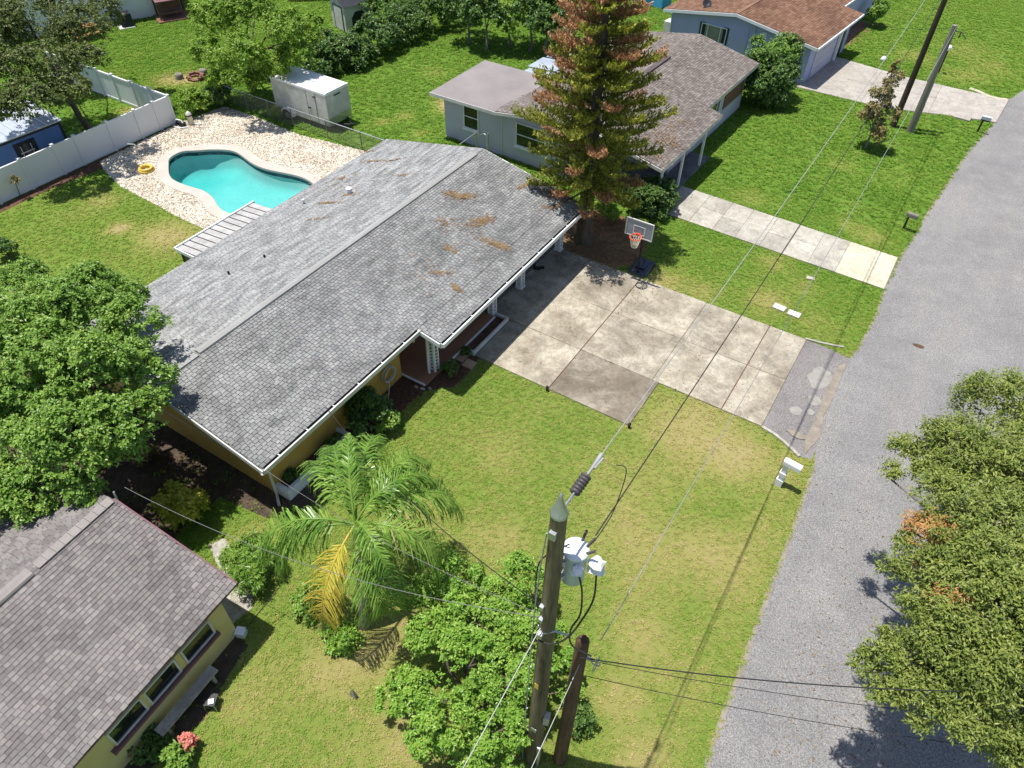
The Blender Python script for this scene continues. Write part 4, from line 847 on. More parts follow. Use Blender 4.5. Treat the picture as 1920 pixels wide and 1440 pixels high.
clothes = [tag(obj('guy_wire', MB().tube([tuple(at(460, 1180, .4)), tuple(at(527, 1098, 1.0))], .012, 5), 'wire_black'), 'thin dark rod leaning from the house corner to the palm bed', 'rod')]

# ------------------------------------------------------------------ grey neighbour house behind
GR = R_(-2.2)
gh = thing('grey_house', 'grey block house with taupe shingle roof behind the tall pine', 'house', (GH[0], GH[1], 0), GR)
bpy.context.view_layer.update()
def gp(name, b, mat, par=None): return obj(name, b, mat, par or gh)
grx, grz, gfx, gfz, gbx, gbz = .92, 3.25, 4.55, 2.5, -3.7, 2.5
def gz(x): return (grz-(x-grx)*(grz-gfz)/(gfx-grx) if x > grx else grz-(grx-x)*(grz-gbz)/(grx-gbx))-.1
b = MB(); b.bx(-7.3, 0, 0, .2, 0, 2.38); b.bx(-7.3, -7.1, .2, 3.8, 0, 2.35); b.bx(-.2, 0, .2, 3.4, 0, 2.55); b.bx(-7.1, -3.6, 3.6, 3.8, 0, 2.35); b.bx(0, 4.15, 3.2, 3.4, 0, 2.4)
b.bx(3.95, 4.15, 3.4, 12.6, 0, 2.42); b.bx(-3.4, -3.2, 3.8, 12.6, 0, 2.38); b.bx(-3.2, 3.95, 12.4, 12.6, 0, 2.42)
b.add([(-3.5, -.001, 2.38), (grx, -.001, gz(grx)), (0, -.001, 2.38), (-3.5, .2, 2.38), (grx, .2, gz(grx)), (0, .2, 2.38)], [(0, 2, 1), (3, 4, 5)]); b.add([(-3.2, 12.601, 2.42), (3.95, 12.601, 2.42), (grx, 12.601, gz(grx))], [(0, 1, 2)])
gp('wall', b, 'greypaint'); gp('corner_seam', MB().bx(-3.66, -3.60, -.02, -.002, 0, 2.36), 'offwhite')
groof = gp('roof', roof_deck(gbx, gbz, grx, grz, gfx, gfz, -.55, 12.95), 'deck_taupe')
b = MB(); ex, ez_ = 5.35, gfz-.8*.207; b.add([(gfx, -.55, gfz), (gfx, 6.1, gfz), (ex, 6.1, ez_), (ex, -.55, ez_), (gfx, -.55, gfz-.1), (gfx, 6.1, gfz-.1), (ex, 6.1, ez_-.1), (ex, -.55, ez_-.1)], [(0, 3, 2, 1), (4, 5, 6, 7), (3, 7, 6, 2), (0, 4, 7, 3), (1, 2, 6, 5)]); gp('porch_roof', b, 'deck_taupe')
ug = (grx-gfx, 0, grz-gfz); Lg = math.hypot(grx-gfx, grz-gfz)
shingle_slope(groof, gh, [((ex, -.55, ez_), (0, 1, 0), ug, 6.65, Lg+.825), ((gfx, 6.1, gfz), (0, 1, 0), ug, 6.85, Lg), ((gbx, -.55, gbz), (0, 1, 0), (grx-gbx, 0, grz-gbz), 13.5, math.hypot(grx-gbx, grz-gbz))], 'roof_taupe', .22, .13, 0)
gp('ridge_vent', MB().bx(grx-.14, grx+.14, 4.0, 8.8, grz+.01, grz+.09), 'deck_taupe')
fr = gp('flat_roof', MB().add([(-7.75, -.55, 2.42), (gbx+.3, -.55, 2.50), (gbx+.3, 4.2, 2.62), (-7.75, 4.2, 2.55), (-7.75, -.55, 2.32), (gbx+.3, -.55, 2.40), (gbx+.3, 4.2, 2.52), (-7.75, 4.2, 2.45)], [(0, 1, 2, 3), (4, 7, 6, 5), (0, 4, 5, 1), (1, 5, 6, 2), (2, 6, 7, 3), (3, 7, 4, 0)]), 'flat_roof')
gp('fascia', MB().add([(-7.76, -.58, 2.42), (-3.5, -.58, 2.5), (-3.5, -.58, 2.34), (-7.76, -.58, 2.26), (-7.76, -.552, 2.42), (-3.5, -.552, 2.5), (-3.5, -.552, 2.34), (-7.76, -.552, 2.26)], [(0, 3, 2, 1), (0, 1, 5, 4), (3, 7, 6, 2), (4, 5, 6, 7)]), 'offwhite')
gp('rake_board', rake(gbx, gbz-.005, grx, grz-.005, -.595, 'offwhite', .15), 'offwhite'); gp('rake_board', rake(ex, ez_-.005, grx-.002, grz-.005, -.595, 'offwhite', .15), 'offwhite'); gp('rake_board', rake(gfx, gfz-.005, grx, grz-.005, 12.955, 'offwhite', .15), 'offwhite')
gp('fascia', MB().bx(ex+.005, ex+.03, -.55, 6.1, ez_-.16, ez_-.0), 'offwhite'); gp('fascia', MB().bx(gfx+.005, gfx+.03, 6.12, 12.95, gfz-.16, gfz), 'offwhite')
window(gh, (-5.55, 0, 1.5), .95, 1.25, 'y', 'white', 'glass', True, 1, -1)
window(gh, (-1.9, 0, 1.45), 1.75, 1.2, 'y', 'white', 'glass', True, 1, -1)
window(gh, (4.15, 8.2, 1.6), 1.5, .9, 'x', 'white', 'glass', True, 2); gp('brick_panel', MB().bx(4.152, 4.20, 9.6, 12.3, 1.0, 2.4), 'brick')
for y in (.1, 2.4, 4.9): 
    gp('post', MB().bx(5.05, 5.15, y-.05, y+.05, 0, ez_-.08), 'white')
gp('porch_floor', MB().bx(0.1, 5.2, -.2, 6.0, 0, .10), 'concrete_shaded')
for i, (y0, y1, x0) in enumerate(((4.35, 5.2, -5.5), (5.35, 6.9, -5.7), (7.1, 8.1, -5.6))):
    gp('metal_sheet', MB().add([(x0, y0, 2.30), (-3.45, y0, 2.48), (-3.45, y1, 2.48), (x0, y1, 2.30), (x0, y0, 2.34), (-3.45, y0, 2.52), (-3.45, y1, 2.52), (x0, y1, 2.34)], [(4, 5, 6, 7), (0, 3, 2, 1), (0, 1, 5, 4), (2, 3, 7, 6), (3, 0, 4, 7)]), 'galv_roof')
gp('sheet_support', MB().add([(-5.3, 4.3, 2.24), (-3.4, 4.3, 2.42), (-3.4, 8.15, 2.42), (-5.3, 8.15, 2.24)], [(0, 1, 2, 3)]), 'brick'); 
for y in (4.5, 7.9): gp('sheet_post', MB().bx(-5.3, -5.2, y-.05, y+.05, 0, 2.25), 'offwhite')
bl = []
for px, py, k in ((1250, 250, 70), (1268, 262, 60), (1235, 262, 70), (1275, 225, 50), (1262, 238, 40), (1225, 285, 60)):
    q = at(px, py, 2.75); bl.append((q[0], q[1], .7, .35, .3, k))
def gzw(x): return gz((x-GH[0]-.25))+.12
needles('neighbour_roof_pine_needles', bl, gzw, 0)
# gate between the houses
gt = thing('metal_gate', 'bent galvanised pipe gate between the bungalow roof and the grey house wall', 'gate', (*at(905, 296)[:2], 0), GR)
obj('post', MB().tube([(.28, .1, 0), (.28, .1, 1.35)], .035, 8), 'galv', gt); obj('post', MB().tube([(-.45, .1, 0), (-.45, .1, 1.25)], .03, 8), 'galv', gt)
obj('gate_frame', MB().tube([(.2, .1, .1), (.2, .1, 1.2), (.05, .1, 1.28), (-.2, .1, 1.15), (-.4, .1, .9), (-.4, .1, .1)], .022, 6), 'galv', gt); obj('rail', MB().tube([(-.45, .1, 1.2), (-.52, -.5, 1.1), (-.6, -1.1, 1.0)], .022, 6), 'galv', gt)

# ------------------------------------------------------------------ far blue-grey house
FO = (-8.25, 46.35, 0); FR = R_(-6.0)
fh = thing('blue_house', 'blue grey house with rust brown roof at the top right beyond the round bush', 'house', FO, FR)
bpy.context.view_layer.update()
def fp(name, b, mat, par=None): return obj(name, b, mat, par or fh)
frx, frz, ffx, ffz, fbx, fbz = -4.85, 3.1, .42, 2.35, -9.75, 2.35
fzz = lambda x: (frz-(x-frx)*(frz-ffz)/(ffx-frx) if x > frx else frz-(frx-x)*(frz-fbz)/(frx-fbx))-.1
b = MB(); b.bx(-9.3, 0, 0, .2, 0, 2.25); b.bx(-.2, 0, .2, 7.0, 0, 2.25); b.bx(-9.3, -9.1, .2, 16, 0, 2.25); b.bx(-1.4, -1.2, 7.0, 16, 0, 2.25); b.bx(-1.2, 0, 6.8, 7.0, 0, 2.24)
b.add([(-9.3, -.001, 2.25), (0, -.001, 2.25), (frx, -.001, fzz(frx)), (-9.3, .2, 2.25), (0, .2, 2.25), (frx, .2, fzz(frx))], [(0, 1, 2), (3, 5, 4)]); fp('wall', b, 'bluepaint')
froof = fp('roof', roof_deck(fbx, fbz, frx, frz, ffx, ffz, -.4, 7.2), 'deck_taupe'); fp('rear_roof', roof_deck(fbx, fbz, frx, frz, -.9, 2.53, 7.2, 16), 'deck_taupe')
shingle_slope(froof, fh, [((ffx, -.4, ffz), (0, 1, 0), (frx-ffx, 0, frz-ffz), 7.6, math.hypot(frx-ffx, frz-ffz)), ((-.9, 7.2, 2.53), (0, 1, 0), (frx-ffx, 0, frz-ffz), 8.8, math.hypot(frx+.9, frz-2.53)), ((fbx, -.4, fbz), (0, 1, 0), (frx-fbx, 0, frz-fbz), 16.4, math.hypot(frx-fbx, frz-fbz))], 'roof_brown', .36, .16, 0)
fp('rake_board', rake(ffx, ffz-.0, frx, frz-.0, -.445, 'white', .17), 'white'); fp('rake_board', rake(fbx, fbz, frx-.002, frz, -.445, 'white', .17), 'white')
fp('gutter', MB().bx(ffx+.003, ffx+.1, -.4, 7.2, ffz-.14, ffz-.01), 'white'); fp('gutter', MB().bx(-.895, -.8, 7.25, 16, 2.40, 2.52), 'white'); fp('ridge_cap', MB().bx(frx-.12, frx+.12, -.4, 16, frz+.0, frz+.05), 'roof_brown')
window(fh, (-6.25, 0, 1.55), 1.75, .95, 'y', 'white', 'curtain', True, 2, -1)
for x in (-7.05, -5.45): fp('shutter', MB().bx(x-.19, x+.19, -.05, -.002, 1.05, 2.05), 'navy')
gd = fp('garage_door', MB().bx(.002, .04, 1.0, 4.6, 0, 2.05), 'greypaint')
for k in range(4): fp('door_panel', MB().bx(.042, .055, 1.08, 4.52, .08+k*.5, .5+k*.5), 'greypaint', gd)
fp('doorway', MB().bx(.002, .03, 5.2, 6.2, 0, 2.0), 'navy'); fp('porch_column', MB().bx(.05, .2, 4.8, 4.95, 0, 2.2), 'white')
fp('downspout', MB().tube([(-9.6, -.42, 2.25), (-9.25, -.1, 2.0), (-9.2, -.06, .1)], .04, 6), 'white')
fp('meter_box', MB().bx(-3.75, -3.5, -.15, -.002, 1.2, 1.65), 'tank'); fp('conduit', MB().tube([(-3.62, -.08, 1.6), (-3.62, -.08, 2.6)], .03, 6).tube([(-4.0, -.05, .3), (-4.0, -.05, 2.3)], .02, 5).tube([(-3.62, -.08, 1.2), (-3.62, -.08, .2), (-3.0, -.08, .15)], .03, 6), 'tank')
fp('vent_cover', MB().bx(-3.1, -2.85, -.04, -.002, 2.1, 2.35), 'white')
dish = thing('satellite_dish', 'dark satellite dish on the rust brown roof of the blue grey house', 'satellite dish', (*at(1321, 15, 2.6)[:2], 2.66), .5)
obj('reflector', MB().lathe([(.0, .0), (.15, .02), (.28, .08), (.30, .09), (.28, .095), (.14, .04), (0, .02)], (0, 0, .3), 14), 'navy', dish).rotation_euler = (.7, .2, 0); obj('mast', MB().tube([(0, .1, -.05), (0, .05, .32)], .03, 6), 'galv', dish); obj('mount', MB().box((0, .1, -.02), (.5, .14, .05)), 'offwhite', dish)
tag(obj('red_bench', MB().box((0, 0, .5), (.12, 1.5, .95)).box((.1, 0, .3), (.3, 1.4, .08)), 'wood_fence'), 'rust red wooden panel standing between the grey house roof and blue house', 'wooden panel').location = (*at(1345, 82, .6)[:2], 0)
bpy.data.objects['red_bench'].name = 'wooden_panel'
acu = thing('air_conditioner', 'white air conditioner unit at the far corner of the blue grey house', 'air conditioner', (*at(1256, 62)[:2], 0), FR)
obj('cabinet', MB().box((0, 0, .4), (.75, .75, .8)), 'offwhite', acu); obj('fan_grille', MB().lathe([(0, .83), (.3, .83), (.32, .8)], (0, 0, 0), 14), 'tank', acu)
fl = struct('red_mulch_bed', MB().prism([tuple(at(x, y)[:2]) for x, y in ((1572, 100), (1592, 86), (1640, 52), (1612, 40), (1560, 80))], None, .008), 'brick')

# ------------------------------------------------------------------ white building, decks and sheds at the top left
wb = thing('white_building', 'white walled building at the top left behind the oak', 'building', (-50.5, 30, 0), R_(-25))
obj('wall', MB().bx(-3, 0, -9, 4.2, 0, 2.7), 'white', wb); obj('roof', MB().bx(-3.4, .35, -9.4, 4.6, 2.72, 2.86), 'flat_roof', wb)
for y, z in ((.3, 1.75), (-4.0, 1.75)): window(wb, (0, y, z), .9, .8, 'x')
ac = thing('outdoor_unit', 'dark grey air conditioner unit by the white building wall', 'air conditioner', (-49.55, 29.75, 0), R_(-25))
obj('cabinet', MB().box((0, 0, .42), (.75, .75, .84)), 'navy', ac); obj('fan_guard', MB().lathe([(0, .88), (.28, .88), (.32, .84)], (0, 0, 0), 14), 'black', ac); obj('pad', MB().box((.1, -.1, .03), (1.0, 1.0, .06)), 'offwhite', ac)
dk = thing('porch_swing', 'dark red wooden swing frame with canopy beside the white building', 'swing', (-48.4, 32.6, 0), R_(-25))
for y in (-.9, .9):
    obj('post', MB().box((-.5, y, .85), (.12, .12, 1.7)), 'pole_red', dk); obj('post', MB().box((.6, y, .55), (.1, .1, 1.1)), 'pole_red', dk)
obj('canopy', MB().box((0, 0, 1.45), (1.5, 2.0, .06), 0, .25), 'mauve', dk); obj('seat', MB().box((.2, 0, .45), (.6, 1.5, .08)), 'brick', dk); obj('backrest', MB().box((-.15, 0, .8), (.06, 1.5, .6), 0, -.15), 'brick', dk); obj('deck', MB().box((.1, 0, .06), (1.8, 2.3, .12)), 'brick', dk)
pt = thing('picnic_table', 'orange brown picnic table half hidden under the top left oak', 'table', (*at(163, 72)[:2], 0), R_(-10))
obj('tabletop', MB().box((0, 0, .72), (.75, 1.7, .05)), 'orange' if False else 'wood_fence', pt)
for sx in (-1, 1): obj('bench_seat', MB().box((sx*.65, 0, .42), (.28, 1.7, .05)), 'wood_fence', pt)
for y in (-.6, .6): obj('leg', MB().box((0, y, .36), (1.3, .08, .08)).box((-.3, y, .35), (.08, .08, .7), 0, .3).box((.3, y, .35), (.08, .08, .7), 0, -.3), 'wood_fence', pt)
# blue shed
bs = thing('blue_shed', 'blue garden shed with silver metal roof behind the white fence', 'shed', (-36.2, 13.6, 0), R_(-3))
sx0, sx1, sy0, sy1, rb, rfz = -2.6, 0, -3.6, 3.05, 2.32, 2.05
obj('wall', MB().bx(sx0+.1, sx1-.1, sy0, sy1-.1, 0, 1.98), 'shedblue', bs)
obj('roof', MB().add([(sx0-.05, sy0, rb), (sx1+.05, sy0, rfz), (sx1+.05, sy1, rfz), (sx0-.05, sy1, rb), (sx0-.05, sy0, rb-.04), (sx1+.05, sy0, rfz-.04), (sx1+.05, sy1, rfz-.04), (sx0-.05, sy1, rb-.04)], [(0, 1, 2, 3), (4, 7, 6, 5), (1, 5, 6, 2), (2, 6, 7, 3), (3, 7, 4, 0), (0, 4, 5, 1)]), 'galv_roof', bs)
sr = [o for o in bs.children if o.name.startswith('roof')][0]
for k in range(15):
    y = sy0+.2+k*.44; obj('roof_rib', MB().add([(sx0-.05, y-.025, rb+.002), (sx1+.05, y-.025, rfz+.002), (sx1+.05, y+.025, rfz+.002), (sx0-.05, y+.025, rb+.002), (sx0-.05, y, rb+.035), (sx1+.05, y, rfz+.035)], [(0, 1, 5, 4), (3, 4, 5, 2), (1, 2, 5)]), 'galv_roof', sr)
obj('trim', MB().bx(sx1-.095, sx1-.04, sy0, sy1-.05, 1.86, 2.0).bx(sx1-.14, sx1-.06, sy1-.16, sy1-.06, 0, 1.86), 'navy', bs)
bwin = obj('window', MB().bx(sx1-.098, sx1-.05, .55, 1.55, .75, 1.7), 'navy', bs); obj('pane', MB().bx(sx1-.048, sx1-.043, .7, 1.4, .85, 1.6), 'glass', bwin); obj('sash', MB().bx(sx1-.04, sx1-.025, .72, 1.38, 1.2, 1.25).bx(sx1-.04, sx1-.025, .8, .83, .9, 1.55).bx(sx1-.04, sx1-.025, 1.28, 1.31, .9, 1.55), 'offwhite', bwin)
# white vinyl fences
vf = thing('vinyl_fence', 'long white vinyl privacy fence beside the pool gravel', 'fence', (-35.18, 16, 0))
ys = [21.95, 21.0, 19.85, 18.25, 16.45, 15.35, 13.7, 12.1, 10.4, 8.7]; FH = 1.5
for i, y in enumerate(ys):
    p = obj('post', MB().bx(-.06, .06, y-16-.06, y-16+.06, 0, FH+.04), 'vinyl', vf); obj('post_cap', MB().bx(-.08, .08, y-16-.08, y-16+.08, FH+.042, FH+.07).add([(-.08, y-16.08, FH+.071), (.08, y-16.08, FH+.071), (.08, y-15.92, FH+.071), (-.08, y-15.92, FH+.071), (0, y-16, FH+.12)], [(0, 1, 4), (1, 2, 4), (2, 3, 4), (3, 0, 4)]), 'vinyl', p)
    if i:
        y0, y1 = ys[i]-16+.06, ys[i-1]-16-.06
        pn = obj('fence_panel', MB().bx(-.02, .02, y0, y1, .14, FH-.1), 'vinyl', vf); obj('rail', MB().bx(-.04, .04, y0, y1, FH-.1, FH), 'vinyl', pn); obj('rail', MB().bx(-.04, .04, y0, y1, .04, .14), 'vinyl', pn)
vf2 = thing('vinyl_fence', 'white vinyl fence running back from the pool corner behind the blue shed', 'fence', (-35.18, 22.0, 0))
xs = [0, -1.55, -3.05, -4.7, -6.1, -7.5, -9.2, -10.9]
for i, x in enumerate(xs):
    if i: 
        p = obj('post', MB().bx(x-.06, x+.06, -.06, .06, 0, FH+.04), 'vinyl', vf2); obj('post_cap', MB().bx(x-.08, x+.08, -.08, .08, FH+.042, FH+.08), 'vinyl', p)
        x0, x1 = xs[i]+.06, xs[i-1]-.06
        pn = obj('fence_panel', MB().bx(x0, x1, -.02, .02, .14, FH-.1), 'vinyl', vf2); obj('rail', MB().bx(x0, x1, -.04, .04, FH-.1, FH), 'vinyl', pn); obj('rail', MB().bx(x0, x1, -.04, .04, .04, .14), 'vinyl', pn)
# chain link fence along the gravel
cl = thing('chain_link_fence', 'low chain link fence between the white gravel and the cargo trailer', 'fence', (-28, 25.15, 0))
obj('mesh', MB().add([(-7, 0, .03), (5.5, 0, .03), (5.5, 0, 1.03), (-7, 0, 1.03)], [(0, 1, 2, 3)]), 'chain', cl); obj('top_rail', MB().tube([(-7, 0, 1.05), (5.5, 0, 1.05)], .025, 6), 'galv', cl)
for x in (-7, -5.1, -3.4, -1.65, .85, 3.2, 5.4): obj('post', MB().tube([(x, .04, 0), (x, .04, 1.08)], .028, 6), 'pole_grey', cl)
# pool equipment
pf = thing('pool_filter', 'beige upright pool filter canister with white pipes by the fence end', 'pool filter', (-34.35, 22.3, 0))
obj('tank', MB().lathe([(0, 0), (.14, 0), (.15, .05), (.15, .5), (.16, .52)], (0, 0, 0), 14), 'beige_plastic', pf); obj('clamp_band', MB().lathe([(.16, .5), (.165, .5), (.165, .55), (.155, .555)], (0, 0, 0), 14), 'black', pf); obj('lid', MB().lathe([(.155, .552), (.15, .62), (.08, .70), (.04, .74), (0, .74)], (0, 0, 0), 14), 'offwhite', pf)
obj('pipe', MB().tube([(.1, 0, .1), (.4, .1, .1), (.5, .25, .08), (.2, .35, .06)], .03, 6), 'white', pf)
pp = thing('pool_pump', 'black pool pump with looping white pipes against the fence', 'pump', (-34.75, 21.85, 0))
obj('motor', MB().tube([(-.2, .05, .15), (.25, .05, .15)], .11, 10), 'black', pp); obj('strainer', MB().lathe([(0, 0), (.11, 0), (.12, .22), (.1, .26), (0, .26)], (.32, .05, 0), 12), 'black', pp)
obj('pipe', MB().tube([(-.1, -.05, .35), (.05, -.1, .42), (.25, 0, .38), (.35, 0, .2)], .03, 6).tube([(-.25, -.15, .05), (-.1, -.28, .05), (.15, -.25, .05), (.4, -.15, .06), (.6, .1, .08)], .03, 6), 'white', pp)
hr = thing('pole_stand', 'thin white bent pole standing in the gravel by the yellow ring', 'pole', (*at(*(266, 307))[:2], 0))
obj('pole', MB().tube([(0, 0, 0), (-.05, .05, .9), (-.1, .05, .98), (-.4, -.15, 1.0)], .022, 6), 'offwhite', hr); obj('foot', MB().box((0, 0, .03), (.2, .2, .06)), 'offwhite', hr)
q = at(274, 318, .08)
tag(obj('hose_ring', MB().torus((q[0], q[1], .09), .30, .085, 24, 8).torus((q[0], q[1], .17), .27, .05, 24, 8).torus((q[0]+.02, q[1], .20), .30, .04, 24, 8), 'yellow'), 'yellow coiled pool hose lying on the gravel near the pool coping', 'hose')
dead = thing('dead_sapling', 'thin bare sapling with a few leaves in front of the white fence', 'sapling', (*at(38, 367)[:2], 0))
# cargo trailer
tr = thing('cargo_trailer', 'white enclosed cargo trailer parked on the grass behind the chain link fence', 'trailer', (-29.45, 26.65, 0), R_(-1))
L, W_, z0, z1 = 2.0, .86, .34, 2.12
b = MB(); r = .12
sec = [(-W_, z0), (-W_, z1-r), (-W_+.04, z1-.03), (-W_+r, z1), (W_-r, z1), (W_-.04, z1-.03), (W_, z1-r), (W_, z0)]
k = len(sec); b.add([(x, y, z) for x in (-L, L) for y, z in sec], [(i, i+1, k+i+1, k+i)[::-1] for i in range(k-1)]+[(k-1, 0, k, 2*k-1)[::-1], tuple(range(k)), tuple(range(2*k-1, k-1, -1))])
b.f = [f[::-1] for f in b.f]
obj('body', b, 'offwhite', tr)
obj('roof_panel', MB().bx(-L+.12, L-.12, -W_+.16, W_-.16, z1+.002, z1+.012), 'white', tr)
obj('roof_trim', MB().bx(-L-.02, L+.02, -W_-.015, -W_+.1, z1-.13, z1-.02).bx(-L-.02, L+.02, W_-.1, W_+.015, z1-.13, z1-.02).bx(L-.02, L+.03, -W_+.1, W_-.1, z1-.14, z1+.005), 'white', tr)
obj('stone_guard', MB().bx(L+.003, L+.02, -W_+.05, W_-.03, z0+.02, z0+.42).bx(L-.35, L+.01, -W_-.012, -W_-.002, z0+.02, z0+.42), 'galv', tr)
dd = obj('side_door', MB().bx(.62, 1.22, -W_-.012, -W_-.002, z0+.08, z1-.2), 'offwhite', tr); obj('door_gasket', MB().bx(.60, .615, -W_-.018, -W_-.002, z0+.06, z1-.16).bx(1.225, 1.24, -W_-.018, -W_-.002, z0+.06, z1-.16), 'navy', dd); obj('latch', MB().bx(.64, .82, -W_-.04, -W_-.013, 1.05, 1.12), 'navy', dd); obj('hinge', MB().bx(1.08, 1.3, -W_-.03, -W_-.013, 1.72, 1.78), 'navy', dd)
fn = []
for i in range(9): a = math.pi*i/8; fn.append((-.95+.48*math.cos(a), .3+.42*math.sin(a)))
b = MB(); kk = len(fn); b.add([(x, -W_-.24, z) for x, z in fn]+[(x, -W_-.005, z) for x, z in fn]+[(-.95+.38*math.cos(math.pi*i/8), -W_-.24, .3+.33*math.sin(math.pi*i/8)) for i in range(9)], [(i, i+1, kk+i+1, kk+i) for i in range(8)]+[(i, 2*kk+i, 2*kk+i+1, i+1) for i in range(8)]); obj('fender', b, 'white', tr)
wl = obj('wheel', MB().tube([(-.95, -W_-.2, .3), (-.95, -W_-.0, .3)], .3, 18), 'black', tr); obj('rim', MB().tube([(-.95, -W_-.215, .3), (-.95, -W_-.2, .3)], .16, 12), 'galv', wl)
obj('clearance_light', MB().bx(L+.003, L+.03, -.25, .2, z1-.32, z1-.26), 'navy', tr); obj('hitch', MB().tube([(L, -.5, .38), (L+.75, 0, .36)], .04, 6).tube([(L, .5, .38), (L+.75, 0, .36)], .04, 6).tube([(L+.6, 0, 0), (L+.6, 0, .75)], .035, 6).box((L+.82, 0, .38), (.2, .1, .1)), 'navy', tr)
# small white shed far back with black roof
ws = thing('white_shed', 'small white plastic shed with black roof among the back hedge', 'shed', (-36.9, 38.3, 0), R_(-18))
obj('wall', MB().bx(-.9, .9, -1.0, 1.0, 0, 1.7), 'offwhite', ws); obj('gable', MB().add([(-.9, -1, 1.7), (.9, -1, 1.7), (.9, 1, 1.7), (-.9, 1, 1.7), (0, -1, 2.1), (0, 1, 2.1)], [(0, 1, 4), (2, 3, 5)]), 'offwhite', ws)
obj('roof', MB().add([(-1.05, -1.1, 1.68), (0, -1.1, 2.14), (1.05, -1.1, 1.68), (-1.05, 1.1, 1.68), (0, 1.1, 2.14), (1.05, 1.1, 1.68)], [(0, 1, 4, 3), (1, 2, 5, 4)]), 'navy', ws)
dwr = obj('door', MB().bx(-.45, .55, -1.03, -1.002, .1, 1.55), 'offwhite', ws); obj('door_trim', MB().bx(-.52, -.46, -1.04, -1.002, .05, 1.6).bx(.56, .62, -1.04, -1.002, .05, 1.6).bx(-.46, .56, -1.04, -1.002, 1.55, 1.6), 'navy', dwr)
obj('opening', MB().add([(.903, -.5, 0), (.903, .6, 0), (.903, .6, .9), (.903, .35, 1.25), (.903, -.2, 1.25), (.903, -.5, .9)], [(0, 1, 2, 3, 4, 5)]), 'navy', ws)
bfe = thing('board_fence', 'brown wooden board fence at the top edge behind the white shed', 'fence', (-43, 40.5, 0), R_(40))
for k in range(44): obj('board', MB().box((-1.5+k*.16, random.uniform(-.01, .01), .9), (.14, .02, 1.8+random.uniform(-.03, .03))), 'wood_fence', bfe)
obj('rail', MB().box((2, .04, 1.4), (7, .04, .08)), 'wood_fence', bfe)
# fire pit ring of bricks and log rounds
fpit = thing('brick_pile', 'loose pile of red bricks in the bare patch by the light green tree', 'brick pile', (*at(368, 148)[:2], 0))
for k in range(14): a = 6.28*k/9; obj('brick', MB().box((.42*math.cos(a)+random.uniform(-.1, .1), .35*math.sin(a)+random.uniform(-.1, .1), .06+(.12 if k > 8 else 0)), (.36, .18, .12), a+1.57), 'brick', fpit)
for q, l in ((at(337, 148), 'cut log round standing alone left of the brick pile'), (at(382, 140), 'hollow log round standing at the right end of the brick pile')): tag(obj('log_round', MB().lathe([(0, .32), (.2, .32), (.23, .28), (.24, 0)], (q[0], q[1], 0), 12), 'bark_grey'), l, 'log')
tag(obj('blue_tarp', MB().box((*at(1218, 5)[:2], .5), (3.0, 1.2, .9), -.2).box((*at(1205, 5)[:2], 1.0), (1.6, 1.1, .12), -.2), 'tarp'), 'bright blue tarpaulin covered stack at the top edge left of the brown roof', 'tarp')
wd = thing('white_dish', 'white dish on a thin post in front of the back hedge', 'satellite dish', (*at(1046, 52)[:2], 0)); obj('reflector', MB().lathe([(0, 0), (.2, .03), (.34, .1), (.2, .05), (0, .02)], (0, 0, 1.3), 14), 'white', wd); obj('post', MB().tube([(0, 0, 0), (0, 0, 1.32)], .03, 6), 'galv', wd)

# ------------------------------------------------------------------ basketball hoop
HB = (-8.37, 23.45, 0)
bh_ = thing('basketball_hoop', 'portable basketball hoop with black base at the driveway edge', 'basketball hoop', HB)
b = MB(); b.add([(-.42, -.1, .02), (.42, -.1, .02), (.42, 1.0, .02), (-.42, 1.0, .02), (-.34, -.02, .13), (.34, -.02, .13), (.36, .92, .22), (-.36, .92, .22)], [(4, 5, 6, 7), (0, 1, 5, 4), (1, 2, 6, 5), (2, 3, 7, 6), (3, 0, 4, 7)])
o = obj('base', b, 'blackblue', bh_); o.modifiers.new('bevel', 'BEVEL').width = .04
obj('base_rib', MB().bx(-.2, .2, .2, .75, .17, .215), 'blackblue', bh_)
obj('pole', MB().tube([(0, 0, .05), (0, 0, 2.25)], .045, 8), 'black', bh_)
obj('brace', MB().tube([(0, .75, .15), (0, .03, .95)], .02, 6), 'black', bh_)
obj('lift_arm', MB().tube([(-.1, 0, 2.2), (-.1, -.55, 2.62)], .022, 6).tube([(.1, 0, 2.2), (.1, -.55, 2.62)], .022, 6).tube([(-.1, 0, 1.95), (-.1, -.55, 2.33)], .022, 6).tube([(.1, 0, 1.95), (.1, -.55, 2.33)], .022, 6).tube([(0, .05, 1.6), (0, -.2, 2.3)], .02, 6), 'black', bh_)
bd = obj('backboard', MB().bx(-.56, .56, -.60, -.575, 2.15, 2.85), 'poly', bh_)
fr_ = MB(); 
for x0, x1, za, zb in ((-.58, .58, 2.84, 2.88), (-.58, .58, 2.12, 2.16), (-.58, -.54, 2.16, 2.84), (.54, .58, 2.16, 2.84)): fr_.bx(x0, x1, -.615, -.57, za, zb)
obj('board_frame', fr_, 'offwhite', bd)
fr_ = MB()
for x0, x1, za, zb in ((-.25, .25, 2.60, 2.63), (-.25, -.22, 2.25, 2.60), (.22, .25, 2.25, 2.60), (-.22, .22, 2.25, 2.28)): fr_.bx(x0, x1, -.606, -.601, za, zb)
obj('target_square', fr_, 'white', bd)
rm = obj('rim', MB().torus((0, -.86, 2.28), .23, .022, 22, 6).bx(-.09, .09, -.66, -.60, 2.2, 2.32), 'orange', bh_)
b = MB(); ntop = 12
